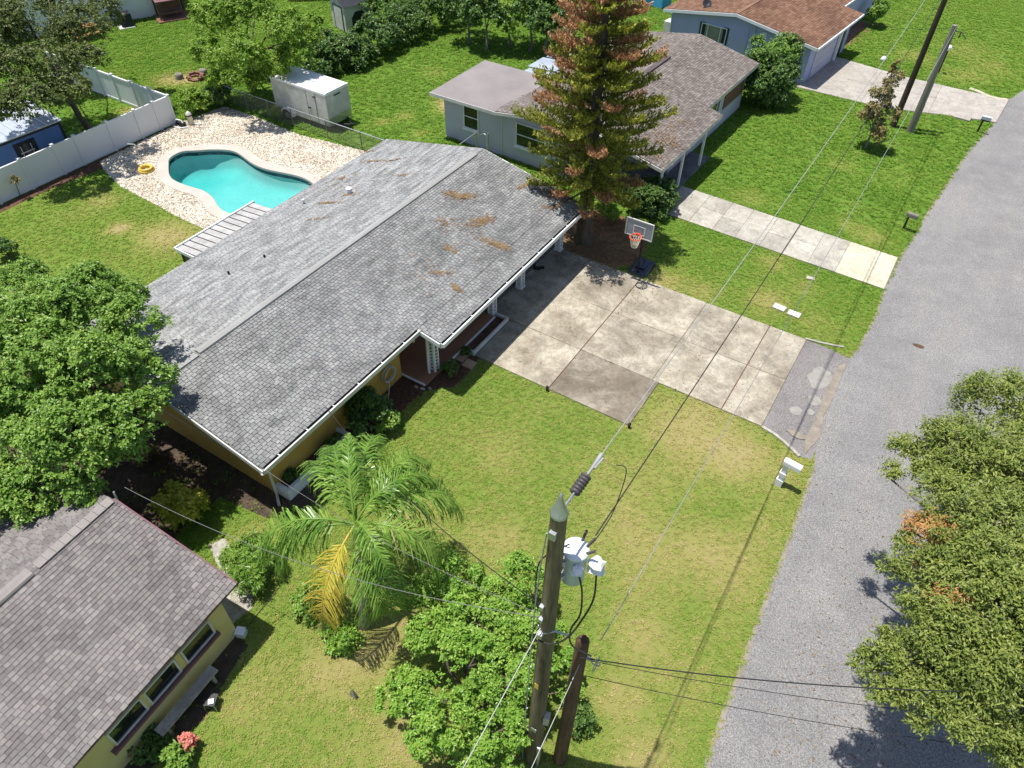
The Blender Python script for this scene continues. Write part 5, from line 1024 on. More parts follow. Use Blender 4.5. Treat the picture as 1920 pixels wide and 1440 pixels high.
for i in range(ntop):
    a0 = 6.283*i/ntop
    for sgn in (1, -1):
        pts = [(.22*(1-.45*t)*math.cos(a0+sgn*t*1.0), -.86+.22*(1-.45*t)*math.sin(a0+sgn*t*1.0), 2.27-.42*t) for t in np.linspace(0, 1, 5)]; b.tube(pts, .013, 4, False)
obj('net', b, 'net', rm)

# ------------------------------------------------------------------ mailboxes, meter lids
def mailbox(nm, label, loc, rz, h, post, box_mat, big=False):
    t = thing(nm, label, 'mailbox', loc, rz, 'mailboxes along the road')
    w, l = (.20, .52) if big else (.17, .46)
    b = MB(); sec = [(-w/2, 0), (w/2, 0), (w/2, .13)]+[(w/2*math.cos(a), .13+w/2*math.sin(a)) for a in np.linspace(.2, math.pi-.2, 7)]+[(-w/2, .13)]; k = len(sec)
    b.add([(x, y, h+z) for x in (-.12, l-.12) for y, z in sec], [(i, (i+1) % k, k+(i+1) % k, k+i) for i in range(k)]+[tuple(range(k))[::-1], tuple(range(k, 2*k))]); b.f[:k] = [f[::-1] for f in b.f[:k]]; b.f = b.f[:k]+[f[::-1] for f in b.f[k:]]
    b.f = [f[::-1] for f in b.f]
    bo = obj('box', b, box_mat, t); b2 = MB(); b2.add([(l-.118, y*1.06, h-.005+z*1.04) for y, z in sec]+[(l-.095, y*1.06, h-.005+z*1.04) for y, z in sec], [tuple(range(k, 2*k))]+[(i, (i+1) % k, k+(i+1) % k, k+i) for i in range(k)]); obj('door', b2, box_mat, bo); obj('flag', MB().bx(.05, .2, w/2+.005, w/2+.015, h+.1, h+.14).bx(.05, .08, w/2+.005, w/2+.015, h+.0, h+.1), 'orange' if not big else 'white', bo)
    return t
mbw = mailbox('mailbox', 'large white mailbox on a thick white stepped post beside the near driveway', (0.02, 15.98, 0), -.12, .98, 'white', 'white', True)
obj('post', MB().bx(-.075, .075, -.075, .075, 0, .965), 'white', mbw); obj('post_sleeve', MB().bx(-.11, .11, -.11, .11, 0, .30).bx(-.10, .10, -.10, .10, .45, .62), 'white', mbw); obj('bracket', MB().bx(-.1, .36, -.07, .07, .935, .975), 'white', mbw)
mb2 = mailbox('mailbox', 'dark mailbox on a slim black post in the grass above the pale front walk', (*at(1693, 430)[:2], 0), -.1, .68, 'black', 'pole_grey')
obj('post', MB().bx(-.04, .04, -.04, .04, 0, .675), 'black', mb2)
mb3 = mailbox('mailbox', 'silver mailbox on a dark arm post by the far driveway entrance', (*at(1832, 248)[:2], 0), -.05, .75, 'black', 'galv_roof')
obj('post', MB().bx(-.05, .05, -.05, .05, 0, .9).box((.12, 0, .7), (.5, .07, .07)), 'pole_dark', mb3)
for q, l, rz in ((at(1461, 578), 'pale concrete meter lid left of its twin in the strip of grass', -.1), (at(1488, 590), 'pale concrete meter lid right of its twin in the strip of grass', -.05)):
    t = thing('meter_lid', l, 'utility cover', (q[0], q[1], 0), rz, 'meter lids in the grass'); obj('frame', MB().box((0, 0, .03), (.5, .34, .06)), 'concrete_walk', t); obj('lid', MB().box((0, 0, .065), (.42, .26, .012)), 'white', t)
tag(obj('flat_stone', MB().box((*at(1519, 523)[:2], .03), (.32, .2, .06), .2), 'concrete_walk'), 'single small flat pale stone in the grass strip', 'stone')
q = at(1655, 115); tag(obj('paper_bag', MB().lathe([(0, 0), (.16, .02), (.2, .15), (.12, .28), (.04, .33), (0, .33)], (q[0], q[1], 0), 9), 'bag'), 'small white bag lying in grass beside the far driveway', 'bag')
q = at(1722, 649); tag(obj('manhole_patch', MB().prism([(q[0]+.22*math.cos(a)*random.uniform(.7, 1.2), q[1]+.12*math.sin(a)*random.uniform(.7, 1.2)) for a in np.linspace(0, 6.28, 12)[:-1]], None, .012), 'mulch'), 'small dark leaf clump lying on the grey road', 'debris')
q = at(664, 1305); tag(obj('pointed_stone', MB().add([(q[0]-.1, q[1]-.05, 0), (q[0]+.1, q[1]-.05, 0), (q[0]+.05, q[1]+.06, 0), (q[0]-.08, q[1]+.06, 0), (q[0]+.02, q[1], .5)], [(0, 1, 4), (1, 2, 4), (2, 3, 4), (3, 0, 4)]), 'concrete_walk'), 'grey pointed stone in the lawn left of the big bush', 'stone')

# ------------------------------------------------------------------ utility poles and wires
UP = (-2.33, 5.08, 0); PT = 9.95
up = thing('utility_pole', 'tall weathered utility pole with grey transformer and metal cone cap', 'utility pole', UP)
def ul(name, b, mat, par=None): return obj(name, b, mat, par or up)
ul('pole', MB().tube([(0, 0, z) for z in np.linspace(0, PT, 16)], list(np.linspace(.185, .118, 16)), 14), 'pole')
cap = ul('cone_cap', MB().lathe([(.130, PT-.05), (.132, PT-.01), (.118, PT+.01), (.06, PT+.20), (.028, PT+.33), (.022, PT+.40), (0, PT+.41)], (0, 0, 0), 12), 'galv')
tx = np.array([.19, .31])
tk = ul('transformer', MB().lathe([(0, 7.98), (.17, 7.98), (.188, 8.0), (.188, 8.70), (.20, 8.72), (.20, 8.76)], (tx[0], tx[1], 0), 22), 'tank')
ul('lid', MB().lathe([(.206, 8.755), (.20, 8.78), (.12, 8.80), (0, 8.805)], (tx[0], tx[1], 0), 22), 'tanklid', tk)
ul('bracket', MB().box((.09, .15, 8.56), (.12, .10, .10), 1.0).box((.09, .15, 8.15), (.12, .10, .10), 1.0), 'galv', tk)
for (dx, dy, dz) in ((.02, .22, .02), (.17, .16, .05), (.24, .02, .0)): ul('bushing', MB().tube([(tx[0]+dx*.7, tx[1]+dy*.7, 8.77), (tx[0]+dx*1.2, tx[1]+dy*1.2, 8.92+dz)], .022, 8), 'rubber', tk)
def bagm(c, s, seed):
    r2 = np.random.default_rng(seed); b = MB(); k = 9; prof = [(.05, .5), (.55, .42), (.85, .1), (.75, -.25), (.45, -.5), (.6, -.75), (.95, -1.0)]
    b.add([(c[0]+s*r*math.cos(6.283*j/k)*r2.uniform(.7, 1.25), c[1]+s*r*math.sin(6.283*j/k)*r2.uniform(.7, 1.25), c[2]+s*z+s*r2.uniform(-.12, .12)) for r, z in prof for j in range(k)], [(i*k+j, (i+1)*k+j, (i+1)*k+(j+1) % k, i*k+(j+1) % k) for i in range(len(prof)-1) for j in range(k)]); return b
ul('arrester_cover', bagm((.53, .37, 8.58), .15, 1), 'bag', tk); ul('fuse_cover', bagm((.34, .13, 8.60), .10, 2), 'bag', tk)
ul('clamp', MB().box((.0, -.13, 9.55), (.10, .08, .16)).box((-.06, -.13, 7.45), (.07, .10, .10)).box((-.05, -.14, 7.05), (.07, .10, .10)).box((-.04, -.15, 6.55), (.1, .12, .12)), 'galv')
ul('guy_plate', MB().tube([(-.14, -.05, 6.6), (0, -.16, 6.62), (.16, -.02, 6.66), (.36, .1, 6.5)], .022, 6), 'galv')
ul('ground_wire', MB().tube([(-.10, -.12, 9.5), (-.16, -.12, 8.5), (-.19, -.14, 7.0), (-.2, -.15, 3), (-.2, -.16, 0)], .012, 5), 'wire_alu')
ul('pole_tag', MB().box((.02, -.165, 2.2), (.12, .01, .16)), 'galv'); ul('pole_tag', MB().box((-.02, -.15, 4.4), (.08, .01, .2)), 'yellow')
ul('staple', MB().box((-.19, -.13, 5.0), (.03, .04, .02)).box((-.19, -.13, 4.0), (.03, .04, .02)).box((-.20, -.13, 3.0), (.03, .04, .02)), 'galv')
ul('riser_conduit', MB().tube([(.17, -.12, 0), (.17, -.12, 1.3)], .05, 8), 'galv'); ul('meter_box', MB().box((.21, 0, 2.75), (.12, .16, .34), .3), 'concrete_walk')
def loop(pts, r, mat, name='jumper_cable'):
    P = np.array(pts, float); t = np.linspace(0, len(P)-1, 6*(len(P)-1)+1); out = []
    for q in t:
        i = min(int(q), len(P)-2); f = q-i; p0, p1, p2, p3 = P[max(i-1, 0)], P[i], P[i+1], P[min(i+2, len(P)-1)]
        out.append(tuple(.5*((2*p1)+(-p0+p2)*f+(2*p0-5*p1+4*p2-p3)*f*f+(-p0+3*p1-3*p2+p3)*f**3)))
    return ul(name, MB().tube(out, r, 6), mat)
loop([(.36, .12, 8.5), (.45, .15, 8.0), (.50, .1, 7.4), (.42, 0, 6.95), (.52, -.08, 6.65), (.85, 0, 6.5)], .016, 'wire_black'); loop([(.55, .35, 8.4), (.62, .25, 7.8), (.55, .08, 7.3), (.42, -.05, 6.8), (.2, -.15, 6.45), (-.05, -.2, 6.4)], .016, 'wire_black'); loop([(.1, .25, 8.9), (-.3, .2, 8.2), (-.35, .15, 7.6), (-.2, -.1, 7.4)], .012, 'wire_black'); loop([(.4, .5, 8.95), (.45, .9, 9.2), (.4, 1.3, 9.7), (.25, 1.25, 9.8)], .008, 'wire_black')
stub = thing('stub_pole', 'short reddish wooden pole stub standing right of the tall utility pole', 'utility pole', (-1.79, 5.38, 0))
obj('pole', MB().tube([(0, 0, 0), (.01, .02, 3), (-.02, .12, 5.9), (-.02, .12, 5.98)], [.16, .145, .125, .09], 12), 'pole_red', stub); obj('bracket', MB().box((.15, .12, 5.4), (.18, .05, .05)).torus((.28, .12, 5.4), .1, .012, 12, 5, 'Y').torus((.3, .14, 5.3), .14, .01, 12, 5, 'X'), 'galv', stub)
P1 = (-2.32, 43.65); P2 = (-1.42, 43.5)
fp1 = thing('utility_pole', 'tall dark brown utility pole rising out of the top edge beside the small tree', 'utility pole', (P1[0], P1[1], 0)); obj('pole', MB().tube([(0, 0, z) for z in np.linspace(0, 10.4, 10)], list(np.linspace(.165, .11, 10)), 12), 'pole_dark', fp1); obj('crossarm', MB().box((0, 0, 9.9), (.12, .12, .3)), 'galv', fp1)
fp2 = thing('utility_pole', 'shorter grey utility pole with a spliced base right of the dark pole', 'utility pole', (P2[0], P2[1], 0)); obj('pole', MB().tube([(0, 0, z) for z in np.linspace(0, 5.55, 8)], list(np.linspace(.17, .13, 8)), 12), 'pole_grey', fp2); obj('splint', MB().tube([(.12, -.05, 0), (.12, -.05, 1.6)], .09, 8), 'pole_grey', fp2); obj('bracket', MB().tube([(.1, 0, 5.3), (.4, -.1, 5.35), (.75, -.25, 5.1)], .02, 5).tube([(.4, -.1, 5.35), (.38, -.1, 5.05)], .03, 5), 'navy', fp2); obj('conduit', MB().tube([(.16, 0, 1.5), (.15, 0, 2.8)], .04, 6), 'galv', fp2)
lamp = thing('lamp_post', 'black garden lamp post with round white globe beside the far driveway', 'lamp post', (*at(1759, 137)[:2], 0)); obj('post', MB().tube([(0, 0, 0), (0, 0, 1.35)], .05, 8), 'black', lamp); obj('globe', MB().lathe([(.04, 1.36), (.13, 1.42), (.17, 1.54), (.13, 1.66), (0, 1.71)], (0, 0, 0), 14), 'globe', lamp)
def wire(label, p0, p1, sag, r, mat, n=24, name='overhead_wire'):
    pts = []
    for i in range(n+1):
        t = i/n; p = np.array(p0)*(1-t)+np.array(p1)*t; p[2] -= sag*4*t*(1-t); pts.append(tuple(p))
    return tag(obj(name, MB().tube(pts, r, 5), mat), label, 'wire', 'overhead wires')
ins0 = np.array((UP[0], UP[1], PT-.06)); dirn = unit(np.array((P1[0]-UP[0], P1[1]-UP[1], -.6)))
ins = thing('strain_insulator', 'dark ribbed strain insulator at the top of the tall utility pole', 'insulator', tuple(ins0))
b = MB(); d0, d1 = .42, .80
for k in range(6): q = dirn*(d0+(d1-d0)*(k+.5)/6); b.tube([tuple(q-dirn*.028), tuple(q-dirn*.004), tuple(q+dirn*.012)], [.045, .085, .045], 12)
obj('shed_stack', b, 'rubber', ins); obj('link', MB().tube([tuple(dirn*.1), tuple(dirn*d0)], .02, 6), 'galv', ins); obj('dead_end_clamp', MB().tube([tuple(dirn*d1), tuple(dirn*1.25)], [.018, .04], 6).tube([tuple(dirn*.95+np.array([.04, 0, .02])), tuple(dirn*1.2+np.array([.06, -.02, .03]))], .018, 5), 'wire_alu', ins)
e1 = np.array((P1[0], P1[1], 10.0)); p_in = ins0+dirn*1.2
wire('highest pale wire from the strain insulator to the tall dark far pole', p_in, e1, .55, .009, 'wire_alu')
wire('thick black cable from the transformer up the street to the tall dark far pole', (UP[0]+.36, UP[1]+.58, 8.92), (P1[0]+.1, P1[1], 8.6), .8, .011, 'wire_black')
wire('thin cable from the stub pole to the shorter grey far pole', (-1.5, 5.5, 6.3), (P2[0]+.1, P2[1]-.1, 5.5), .5, .009, 'wire_alu')
wire('black service bundle crossing the road into the roadside oak', (UP[0]+.7, UP[1]-.1, 6.45), (6.8, 10.2, 5.5), .55, .012, 'wire_black')
wire('upper thin dark wire crossing the road from the stub pole', (-1.55, 5.45, 5.5), (6.8, 9.8, 4.6), .35, .007, 'wire_black'); wire('lower thin dark wire crossing the road from the stub pole', (-1.6, 5.4, 4.9), (6.9, 9.5, 3.9), .35, .007, 'wire_black')
wire('pale twisted cable dropping from the tall pole out of the bottom edge', (UP[0]-.05, UP[1]-.15, 6.75), (-2.1, -6, 6.2), .5, .0095, 'wire_alu'); wire('pale cable dropping from the stub pole out of the bottom edge', (-1.75, 5.45, 5.3), (-1.0, -6, 5.0), .5, .008, 'wire_alu')
wire('service drop wire from the tall pole to the ochre bungalow roof corner', (UP[0]-.1, UP[1]-.1, 7.1), (-12.0, 6.6, 2.62), .45, .006, 'wire_grey'); wire('service drop wire from the tall pole to the pale yellow house gable', (UP[0]-.1, UP[1]-.1, 7.0), (-13.75, 4.0, 3.3), .9, .007, 'wire_grey')
wire('dark cable from the tall pole sagging behind the palm', (UP[0]-.1, UP[1]-.1, 7.4), (-12.0, 9.2, 2.6), .7, .010, 'wire_black')
wire('thin wire over the far lawn from the grey pole', (P2[0], P2[1], 5.45), (-8, 52, 2.6), .4, .008, 'wire_black')

# ------------------------------------------------------------------ foliage
rng = np.random.default_rng(21)
def leaf_quads(C, Nrm, ln, wd, droop=.15, T=None):
    n = len(C)
    if T is None: T = unit(np.cross(Nrm, unit(rng.normal(size=(n, 3)))))
    bb = unit(np.cross(Nrm, T)); Nrm = unit(np.cross(T, bb))
    l = (ln*rng.uniform(.65, 1.25, n))[:, None]/2; w = (wd*rng.uniform(.75, 1.2, n))[:, None]/2
    dz = np.zeros((n, 3)); dz[:, 2] = -droop*l[:, 0]
    return np.stack([C-T*l, C+bb*w+Nrm*w*.2, C+T*l+dz, C-bb*w+Nrm*w*.2], 1).reshape(-1, 3)
def crown_leaves(blobs, n, ln, wd, sub=.32, up=.55, cl=None, low=-.55, per=9, lobes=9, lr=.41, loose=.09):
    """leaves in rosettes on the lobes of the blobs (cx,cy,cz,rx,ry,rz): blob > lobe > sprig > leaf"""
    B = np.array(blobs, float); LC = []; LR = []; LD = []
    for b_ in B:
        d = unit(rng.normal(size=(lobes, 3))); d[:, 2] = np.where(d[:, 2] < low, -d[:, 2]*.6, d[:, 2]); d = unit(d)
        LC.append(b_[:3]+d*b_[3:6]*rng.uniform(.45, .88, lobes)[:, None]); LR.append(b_[3:6].mean()*lr*rng.uniform(.55, 1.35, lobes)); LD.append(d)
    LC = np.concatenate(LC); LR = np.concatenate(LR); LD = np.concatenate(LD)
    K = max(10, n//per); il = rng.choice(len(LC), K, p=LR**2/np.sum(LR**2))
    d = unit(rng.normal(size=(K, 3))+LD[il]*.75+np.array([0, 0, up]))
    S = LC[il]+d*(LR[il]*rng.uniform(.55, 1.08, K))[:, None]
    nf = int(K*loose); ff = rng.choice(K, nf, replace=False); ib = rng.choice(len(B), nf, p=(B[:, 3]**2)/np.sum(B[:, 3]**2)); fd_ = unit(rng.normal(size=(nf, 3))); fd_[:, 2] = np.abs(fd_[:, 2])*np.where(rng.random(nf) < .25, -1, 1); fd_[:, 2] = np.maximum(fd_[:, 2], low)
    S[ff] = B[ib, :3]+fd_*B[ib, 3:6]*rng.uniform(.6, 1.08, nf)[:, None]; d[ff] = unit(fd_+np.array([0, 0, up*.6]))
    k = rng.integers(0, K, n); ax = unit(d[k]*.7+np.array([0, 0, up*.9])+rng.normal(0, .25, (n, 3)))
    rad = rng.normal(size=(n, 3)); rad = unit(rad-ax*np.sum(rad*ax, 1, keepdims=True)); T = unit(rad+ax*rng.uniform(-.15, .8, n)[:, None])
    C = S[k]+T*ln*.5+ax*(rng.uniform(-.5, .4, n)*sub*.45)[:, None]+rng.normal(0, .12, (n, 3))*sub*.6
    C[:, 2] = np.maximum(C[:, 2], .05)
    return leaf_quads(C, unit(ax-T*np.sum(ax*T, 1, keepdims=True)+rng.normal(0, .2, (n, 3))), ln, wd, T=T), S, d
def limb_tubes(base, tips, r0, r1, b=None, fork=.45):
    b = b or MB(); base = np.array(base, float)
    for t in tips:
        t = np.array(t, float); m_ = base*(1-fork)+t*fork; m_[2] += .12*np.linalg.norm(t-base); m_[:2] += rng.normal(0, .12, 2)
        q = base*.75+m_*.25
        b.tube([tuple(base), tuple(q), tuple(m_), tuple((m_+t)/2+rng.normal(0, .06, 3)), tuple(t)], [r0, r0*.8, (r0+r1)/2, r1*1.1, r1*.5], 7)
    return b
def tree(nm, label, cat, base, trunk_top, blobs, n, ln, wd, mat, bark='bark', r=.18, sub=.32, group=None, extra=None, lean=None, twigs=0, low=-.55, up=.55, loose=.09):
    base = np.array(base, float); t = thing(nm, label, cat, tuple(base), 0, group)
    tt = np.array(trunk_top, float); b = MB(); mid = (base+tt)/2+np.append(rng.normal(0, .08, 2), 0)
    b.tube([tuple(base), tuple(base*.8+tt*.2+[.02, 0, 0]), tuple(mid), tuple(tt)], [r*1.35, r, r*.85, r*.7], 10)
    Bc = np.array(blobs)[:, :3]; limb_tubes(tt, [c+rng.normal(0, .1, 3) for c in Bc], r*.55, r*.16, b)
    V, S, sd = crown_leaves(blobs, n, ln, wd, sub, up, low=low, loose=loose)
    for i in rng.choice(len(S), min(twigs, len(S)), replace=False):
        j = np.argmin(np.linalg.norm(Bc-S[i], axis=1)); b.tube([tuple(Bc[j]), tuple((Bc[j]+S[i])/2+rng.normal(0, .08, 3)), tuple(S[i])], [.03, .018, .006], 4)
    obj('trunk', b, bark, t, base)
    mats = [mat]; midx = None
    if extra:
        mats = [mat, extra[0]]; c = V.reshape(-1, 4, 3).mean(1); midx = np.zeros(len(c), int)
        for (ex_, ey_, ez2, er) in extra[1]: midx[(np.linalg.norm((c-np.array([ex_, ey_, ez2]))*np.array([.8, 1.3, 1]), axis=1) < er*rng.uniform(.5, 1.2, len(c))) & (rng.random(len(c)) < .8)] = 1
    cr = npmesh('crown', V-base, np.arange(len(V)).reshape(-1, 4), mats, t, midx)
    return t
A3 = lambda px, py, z, r, rz=None: (*at(px, py, z), r, r, rz or r*.8)
LT = [A3(150, 575, 4.5, 1.25), A3(250, 620, 4.3, 1.0), A3(55, 600, 4.6, 1.4), A3(60, 690, 4.6, 1.3), A3(165, 690, 4.8, 1.15), A3(262, 700, 4.3, .75), A3(130, 790, 4.4, 1.1), A3(215, 800, 4.0, .95), A3(232, 838, 3.3, .62), A3(120, 860, 3.7, .95), A3(50, 830, 3.4, 1.0), A3(60, 930, 3.0, .75), A3(150, 915, 3.0, .6), A3(10, 720, 4.0, 1.3), A3(225, 560, 3.9, .8), A3(255, 775, 4.0, .75), A3(10, 920, 3.0, .8), A3(30, 545, 4.2, .9)]
tree('shade_tree', 'large bright green tree between the two houses at the left edge', 'tree', (-18.3, 4.9, 0), (-18.2, 5.2, 2.0), LT, 115000, .115, .06, 'lf_left', 'bark', .22, .28, twigs=60, loose=.2)
RT = [A3(1880, 760, 5.2, .95), A3(1800, 850, 5.2, .85), A3(1890, 870, 5.9, 1.0), A3(1740, 860, 4.9, .5), A3(1780, 950, 5.6, .75), A3(1860, 990, 6.2, .9), A3(1730, 1010, 5.3, .55), A3(1790, 1090, 5.7, .75), A3(1880, 1120, 6.2, .9), A3(1740, 1130, 5.2, .5), A3(1690, 835, 4.7, .3), A3(1672, 885, 4.8, .26), A3(1680, 1060, 5.0, .3), A3(1622, 1245, 4.4, .26), A3(1700, 1235, 4.7, .55), A3(1660, 1230, 4.6, .42), A3(1790, 1210, 5.3, .7), A3(1870, 1250, 5.6, .8), A3(1720, 1300, 4.6, .5), A3(1800, 1330, 4.8, .6), A3(1900, 1360, 4.6, .75), A3(1655, 1300, 4.3, .3), A3(1960, 1000, 6.0, 1.1), A3(1970, 1200, 5.8, 1.1), A3(1970, 820, 5.4, 1.0), A3(1940, 1420, 4.2, .7), A3(1850, 1180, 5.7, 1.0), A3(1835, 905, 5.4, .9), A3(1815, 1045, 5.7, .9), A3(1800, 1290, 4.9, .7), A3(1760, 890, 5.0, .5)]
dd_ = [(*at(1720, 975, 5.7), .42), (*at(1750, 1010, 5.8), .42), (*at(1690, 965, 5.4), .35), (*at(1760, 985, 6.0), .35), (*at(1770, 1120, 5.9), .32), (*at(1800, 1130, 6.1), .3), (*at(1730, 1060, 5.5), .25)]
tree('roadside_oak', 'big olive oak with a few orange dead sprigs overhanging the road at right', 'tree', (7.9, 12.6, 0), (6.6, 12.3, 2.6), RT, 140000, .10, .034, 'lf_oak', 'bark_grey', .24, .55, loose=.38, extra=('lf_dead', dd_), twigs=220)
BB = [A3(960, 1085, 1.6, .75), A3(860, 1090, 1.5, .75), A3(790, 1110, 1.4, .5), A3(900, 1170, 2.1, .8), A3(810, 1180, 1.7, .6), A3(990, 1180, 1.9, .6), A3(880, 1250, 2.2, .75), A3(960, 1280, 2.0, .65), A3(780, 1290, 1.3, .55), A3(850, 1350, 1.7, .65), A3(940, 1370, 1.5, .6), A3(800, 1380, 1.0, .5), A3(880, 1420, 1.0, .5), A3(1060, 1240, 1.0, .32), A3(1070, 1300, .7, .3), A3(1010, 1240, 1.5, .4), A3(740, 1310, .8, .4), A3(960, 1420, .9, .4), A3(1040, 1180, 1.2, .3)]
tree('large_bush', 'large bright green bush at the foot of the tall utility pole', 'bush', (-3.9, 5.2, 0), (-3.9, 5.2, .5), BB, 62000, .09, .047, 'lf_bush', 'bark', .09, .21, twigs=60, low=-.2)
TL = [A3(60, 50, 5.0, 1.7), A3(150, 50, 5.0, 1.4), A3(20, 140, 4.6, 1.4), A3(100, 130, 4.5, 1.3), A3(165, 110, 4.4, .9), A3(60, 195, 4.0, 1.0), A3(0, 60, 5.0, 1.8), A3(200, 20, 5.1, .9), A3(0, 200, 4.0, 1.0), A3(140, 165, 4.0, .7), A3(110, 185, 3.8, .5), A3(90, -30, 5.4, 1.6), A3(0, -30, 5.6, 1.7), A3(195, -15, 5.3, .8)]
tree('oak_tree', 'dark oak with leaning trunk behind the white fence at the top left', 'tree', (-37.25, 18.45, 0), (-37.0, 17.9, 2.6), TL, 60000, .14, .07, 'lf_oakdark', 'bark', .17, .40, loose=.3, twigs=40)
MT = [A3(405, 45, 4.0, 1.3), A3(470, 25, 4.6, 1.4), A3(540, 55, 4.2, 1.2), A3(560, 105, 3.1, .9), A3(455, 105, 3.4, 1.3), A3(385, 100, 2.9, .9), A3(500, -40, 5.0, 1.5), A3(520, 125, 2.6, .9), A3(430, 145, 1.8, .9), A3(400, -20, 4.6, 1.1), A3(585, 75, 3.0, .7), A3(485, 150, 1.4, .8)]
tree('light_green_tree', 'light green leafy tree behind the cargo trailer', 'tree', (-34.9, 27.3, 0), (-34.8, 27.5, 1.7), MT, 56000, .15, .075, 'lf_mid', 'bark', .14, .36, loose=.25, twigs=30, low=-.3)
# hedge shrubs along the back
HG = [(600, 120, 1.1, 'lf_hedge'), (632, 105, 1.0, 'lf_hedge'), (665, 105, .9, 'lf_hedge'), (690, 80, 1.2, 'lf_hedge'), (722, 60, 1.3, 'lf_hedge'), (755, 45, 1.3, 'lf_hedge'), (795, 30, 1.4, 'lf_hedge'), (835, 15, 1.5, 'lf_hedge'), (612, 85, .8, 'lf_hedge'), (585, 60, .9, 'lf_mid'), (720, 15, 1.5, 'lf_hedge')]
hl = ['dark hedge shrub directly behind the trailer roof', 'dark hedge shrub in front of the white shed door', 'dark hedge shrub at the right foot of the white shed', 'tall dark hedge shrub next right of the white shed', 'fourth dark hedge shrub from the white shed along the back lawn', 'fifth dark hedge shrub from the white shed along the back lawn', 'sixth dark hedge shrub from the white shed along the back lawn', 'last dark hedge shrub before the back trees', 'small hedge shrub left of the white shed', 'light green shrub beside the light green tree', 'dark shrub behind the hedge at the top edge']
for i, (px, py, r, mt) in enumerate(HG):
    c = at(px, py, r*.8); base = (c[0]-.3, c[1]+.2, 0)
    tree('hedge_shrub', hl[i], 'shrub', base, (base[0], base[1], .5), [(c[0], c[1], r*.75, r, r, r*.85), (c[0]-.5, c[1]+.6, r*1.1, r*.7, r*.7, r*.6), (c[0]+.4, c[1]-.3, r*.5, r*.6, r*.6, r*.5)], 3600, .19, .10, mt, 'bark', .05, .34, 'shrubs along the back hedge', low=-.2)
BT = [(880, 10, 1.6), (915, 22, 1.5), (960, 15, 1.9), (1000, 25, 1.6), (1030, 38, 1.2), (1075, 30, 1.4)]
btl = ['leaning thin tree at the left end of the back tree row', 'dark back tree second from the left in its row', 'green back tree with a visible trunk in the middle of its row', 'dense back tree left of the white dish', 'low back tree behind the white dish', 'dark back tree behind the tall pine']
for i, (px, py, r) in enumerate(BT):
    c = at(px, py, 2.4); base = (c[0]-.2, c[1]+.1, 0)
    tree('back_tree', btl[i], 'tree', base, (base[0], base[1], 1.3), [(c[0], c[1], 2.5, r, r, r*.7), (c[0]-.8, c[1]+.8, 3.2, r, r, r*.8), (c[0]+.6, c[1]-.2, 2.0, r*.7, r*.7, r*.5)], 4600, .22, .11, 'lf_mid' if i == 2 else 'lf_hedge', 'bark_grey', .09, .38, 'trees at the back of the lawn')
def bush(nm, label, px, py, z, rx, rz, n, ln, wd, mat, sub=.2, blobs=3, cat='bush'):
    c = at(px, py, z); bl = [(c[0], c[1], z, rx, rx, rz)]
    for _ in range(blobs): a = rng.uniform(0, 6.28); bl.append((c[0]+rx*.5*math.cos(a), c[1]+rx*.5*math.sin(a), max(.15, z+rng.uniform(-.3, .3)*rz), rx*.62, rx*.62, rz*.6))
    return tree(nm, label, cat, (c[0], c[1], 0), (c[0], c[1], z*.4), bl, n, ln, wd, mat, 'bark', .04, sub, low=-.3)
# clipped block hedge, round bush
q = at(1228, 352, 1.0); c = (-9.98, 28.2)
tree('clipped_hedge', 'dark clipped box hedge at the start of the pale front walk', 'hedge', (c[0], c[1], 0), (c[0], c[1], .5), [(c[0]+dx, c[1]+dy, .75, .52, .52, .7) for dx in (-.45, .1, .55) for dy in (-.45, .1, .5)]+[(c[0]+dx, c[1]+dy, 1.2, .4, .4, .25) for dx in (-.4, .1, .5) for dy in (-.4, .35)], 30000, .085, .05, 'lf_hedge', 'bark', .05, .12, low=-.9)
c = (-9.75, 42.9)
tree('round_bush', 'large dark glossy round bush at the corner of the grey house', 'bush', (c[0], c[1], 0), (c[0], c[1], .8), [(c[0]+.15, c[1], 1.5, 1.95, 1.95, 1.6), (c[0]-.6, c[1]-.3, 2.3, 1.0, 1.0, .8), (c[0]+.7, c[1]+.4, 2.3, 1.0, 1.0, .7), (c[0]+.2, c[1]-.9, 1.3, 1.1, 1.1, 1.0), (c[0]+.8, c[1]-.5, .9, 1.0, 1.0, .8), (c[0]-.9, c[1]-.8, .9, .9, .9, .8)], 40000, .13, .075, 'lf_hedge', 'bark', .1, .26, low=-.8, extra=('lf_left', [(c[0]-.3, c[1]-.3, 2.9, .95), (c[0]+.7, c[1]+.2, 2.8, .9), (c[0]+.1, c[1]+.6, 3.0, .8)]))
c = at(1622, 278); top = 4.3
tree('sparse_young_tree', 'slim sparse brownish young tree in front of the far poles', 'tree', (c[0], c[1], 0), (c[0], c[1], 3.4), [(c[0], c[1], 1.0, .75, .75, .7), (c[0], c[1], 1.9, .8, .8, .7), (c[0]-.1, c[1], 2.8, .62, .62, .6), (c[0]+.1, c[1]+.1, 3.6, .42, .42, .5), (c[0], c[1], 4.2, .2, .2, .35)], 8000, .12, .065, 'lf_small', 'bark_grey', .05, .22, twigs=60)
bush('front_shrub', 'rounded dark green shrub against the ochre front wall', 690, 775, .75, .72, .7, 7500, .11, .06, 'lf_hedge', .18, 4)
bush('front_shrub', 'lighter leafy shrub spilling in front of the dark shrub at the front wall', 722, 790, .45, .36, .35, 1800, .11, .06, 'lf_left', .15, 3)
bush('yellow_croton', 'yellow green shrub standing between the two houses', 340, 945, .75, .55, .65, 3600, .15, .075, 'lf_yellow', .18, 4)
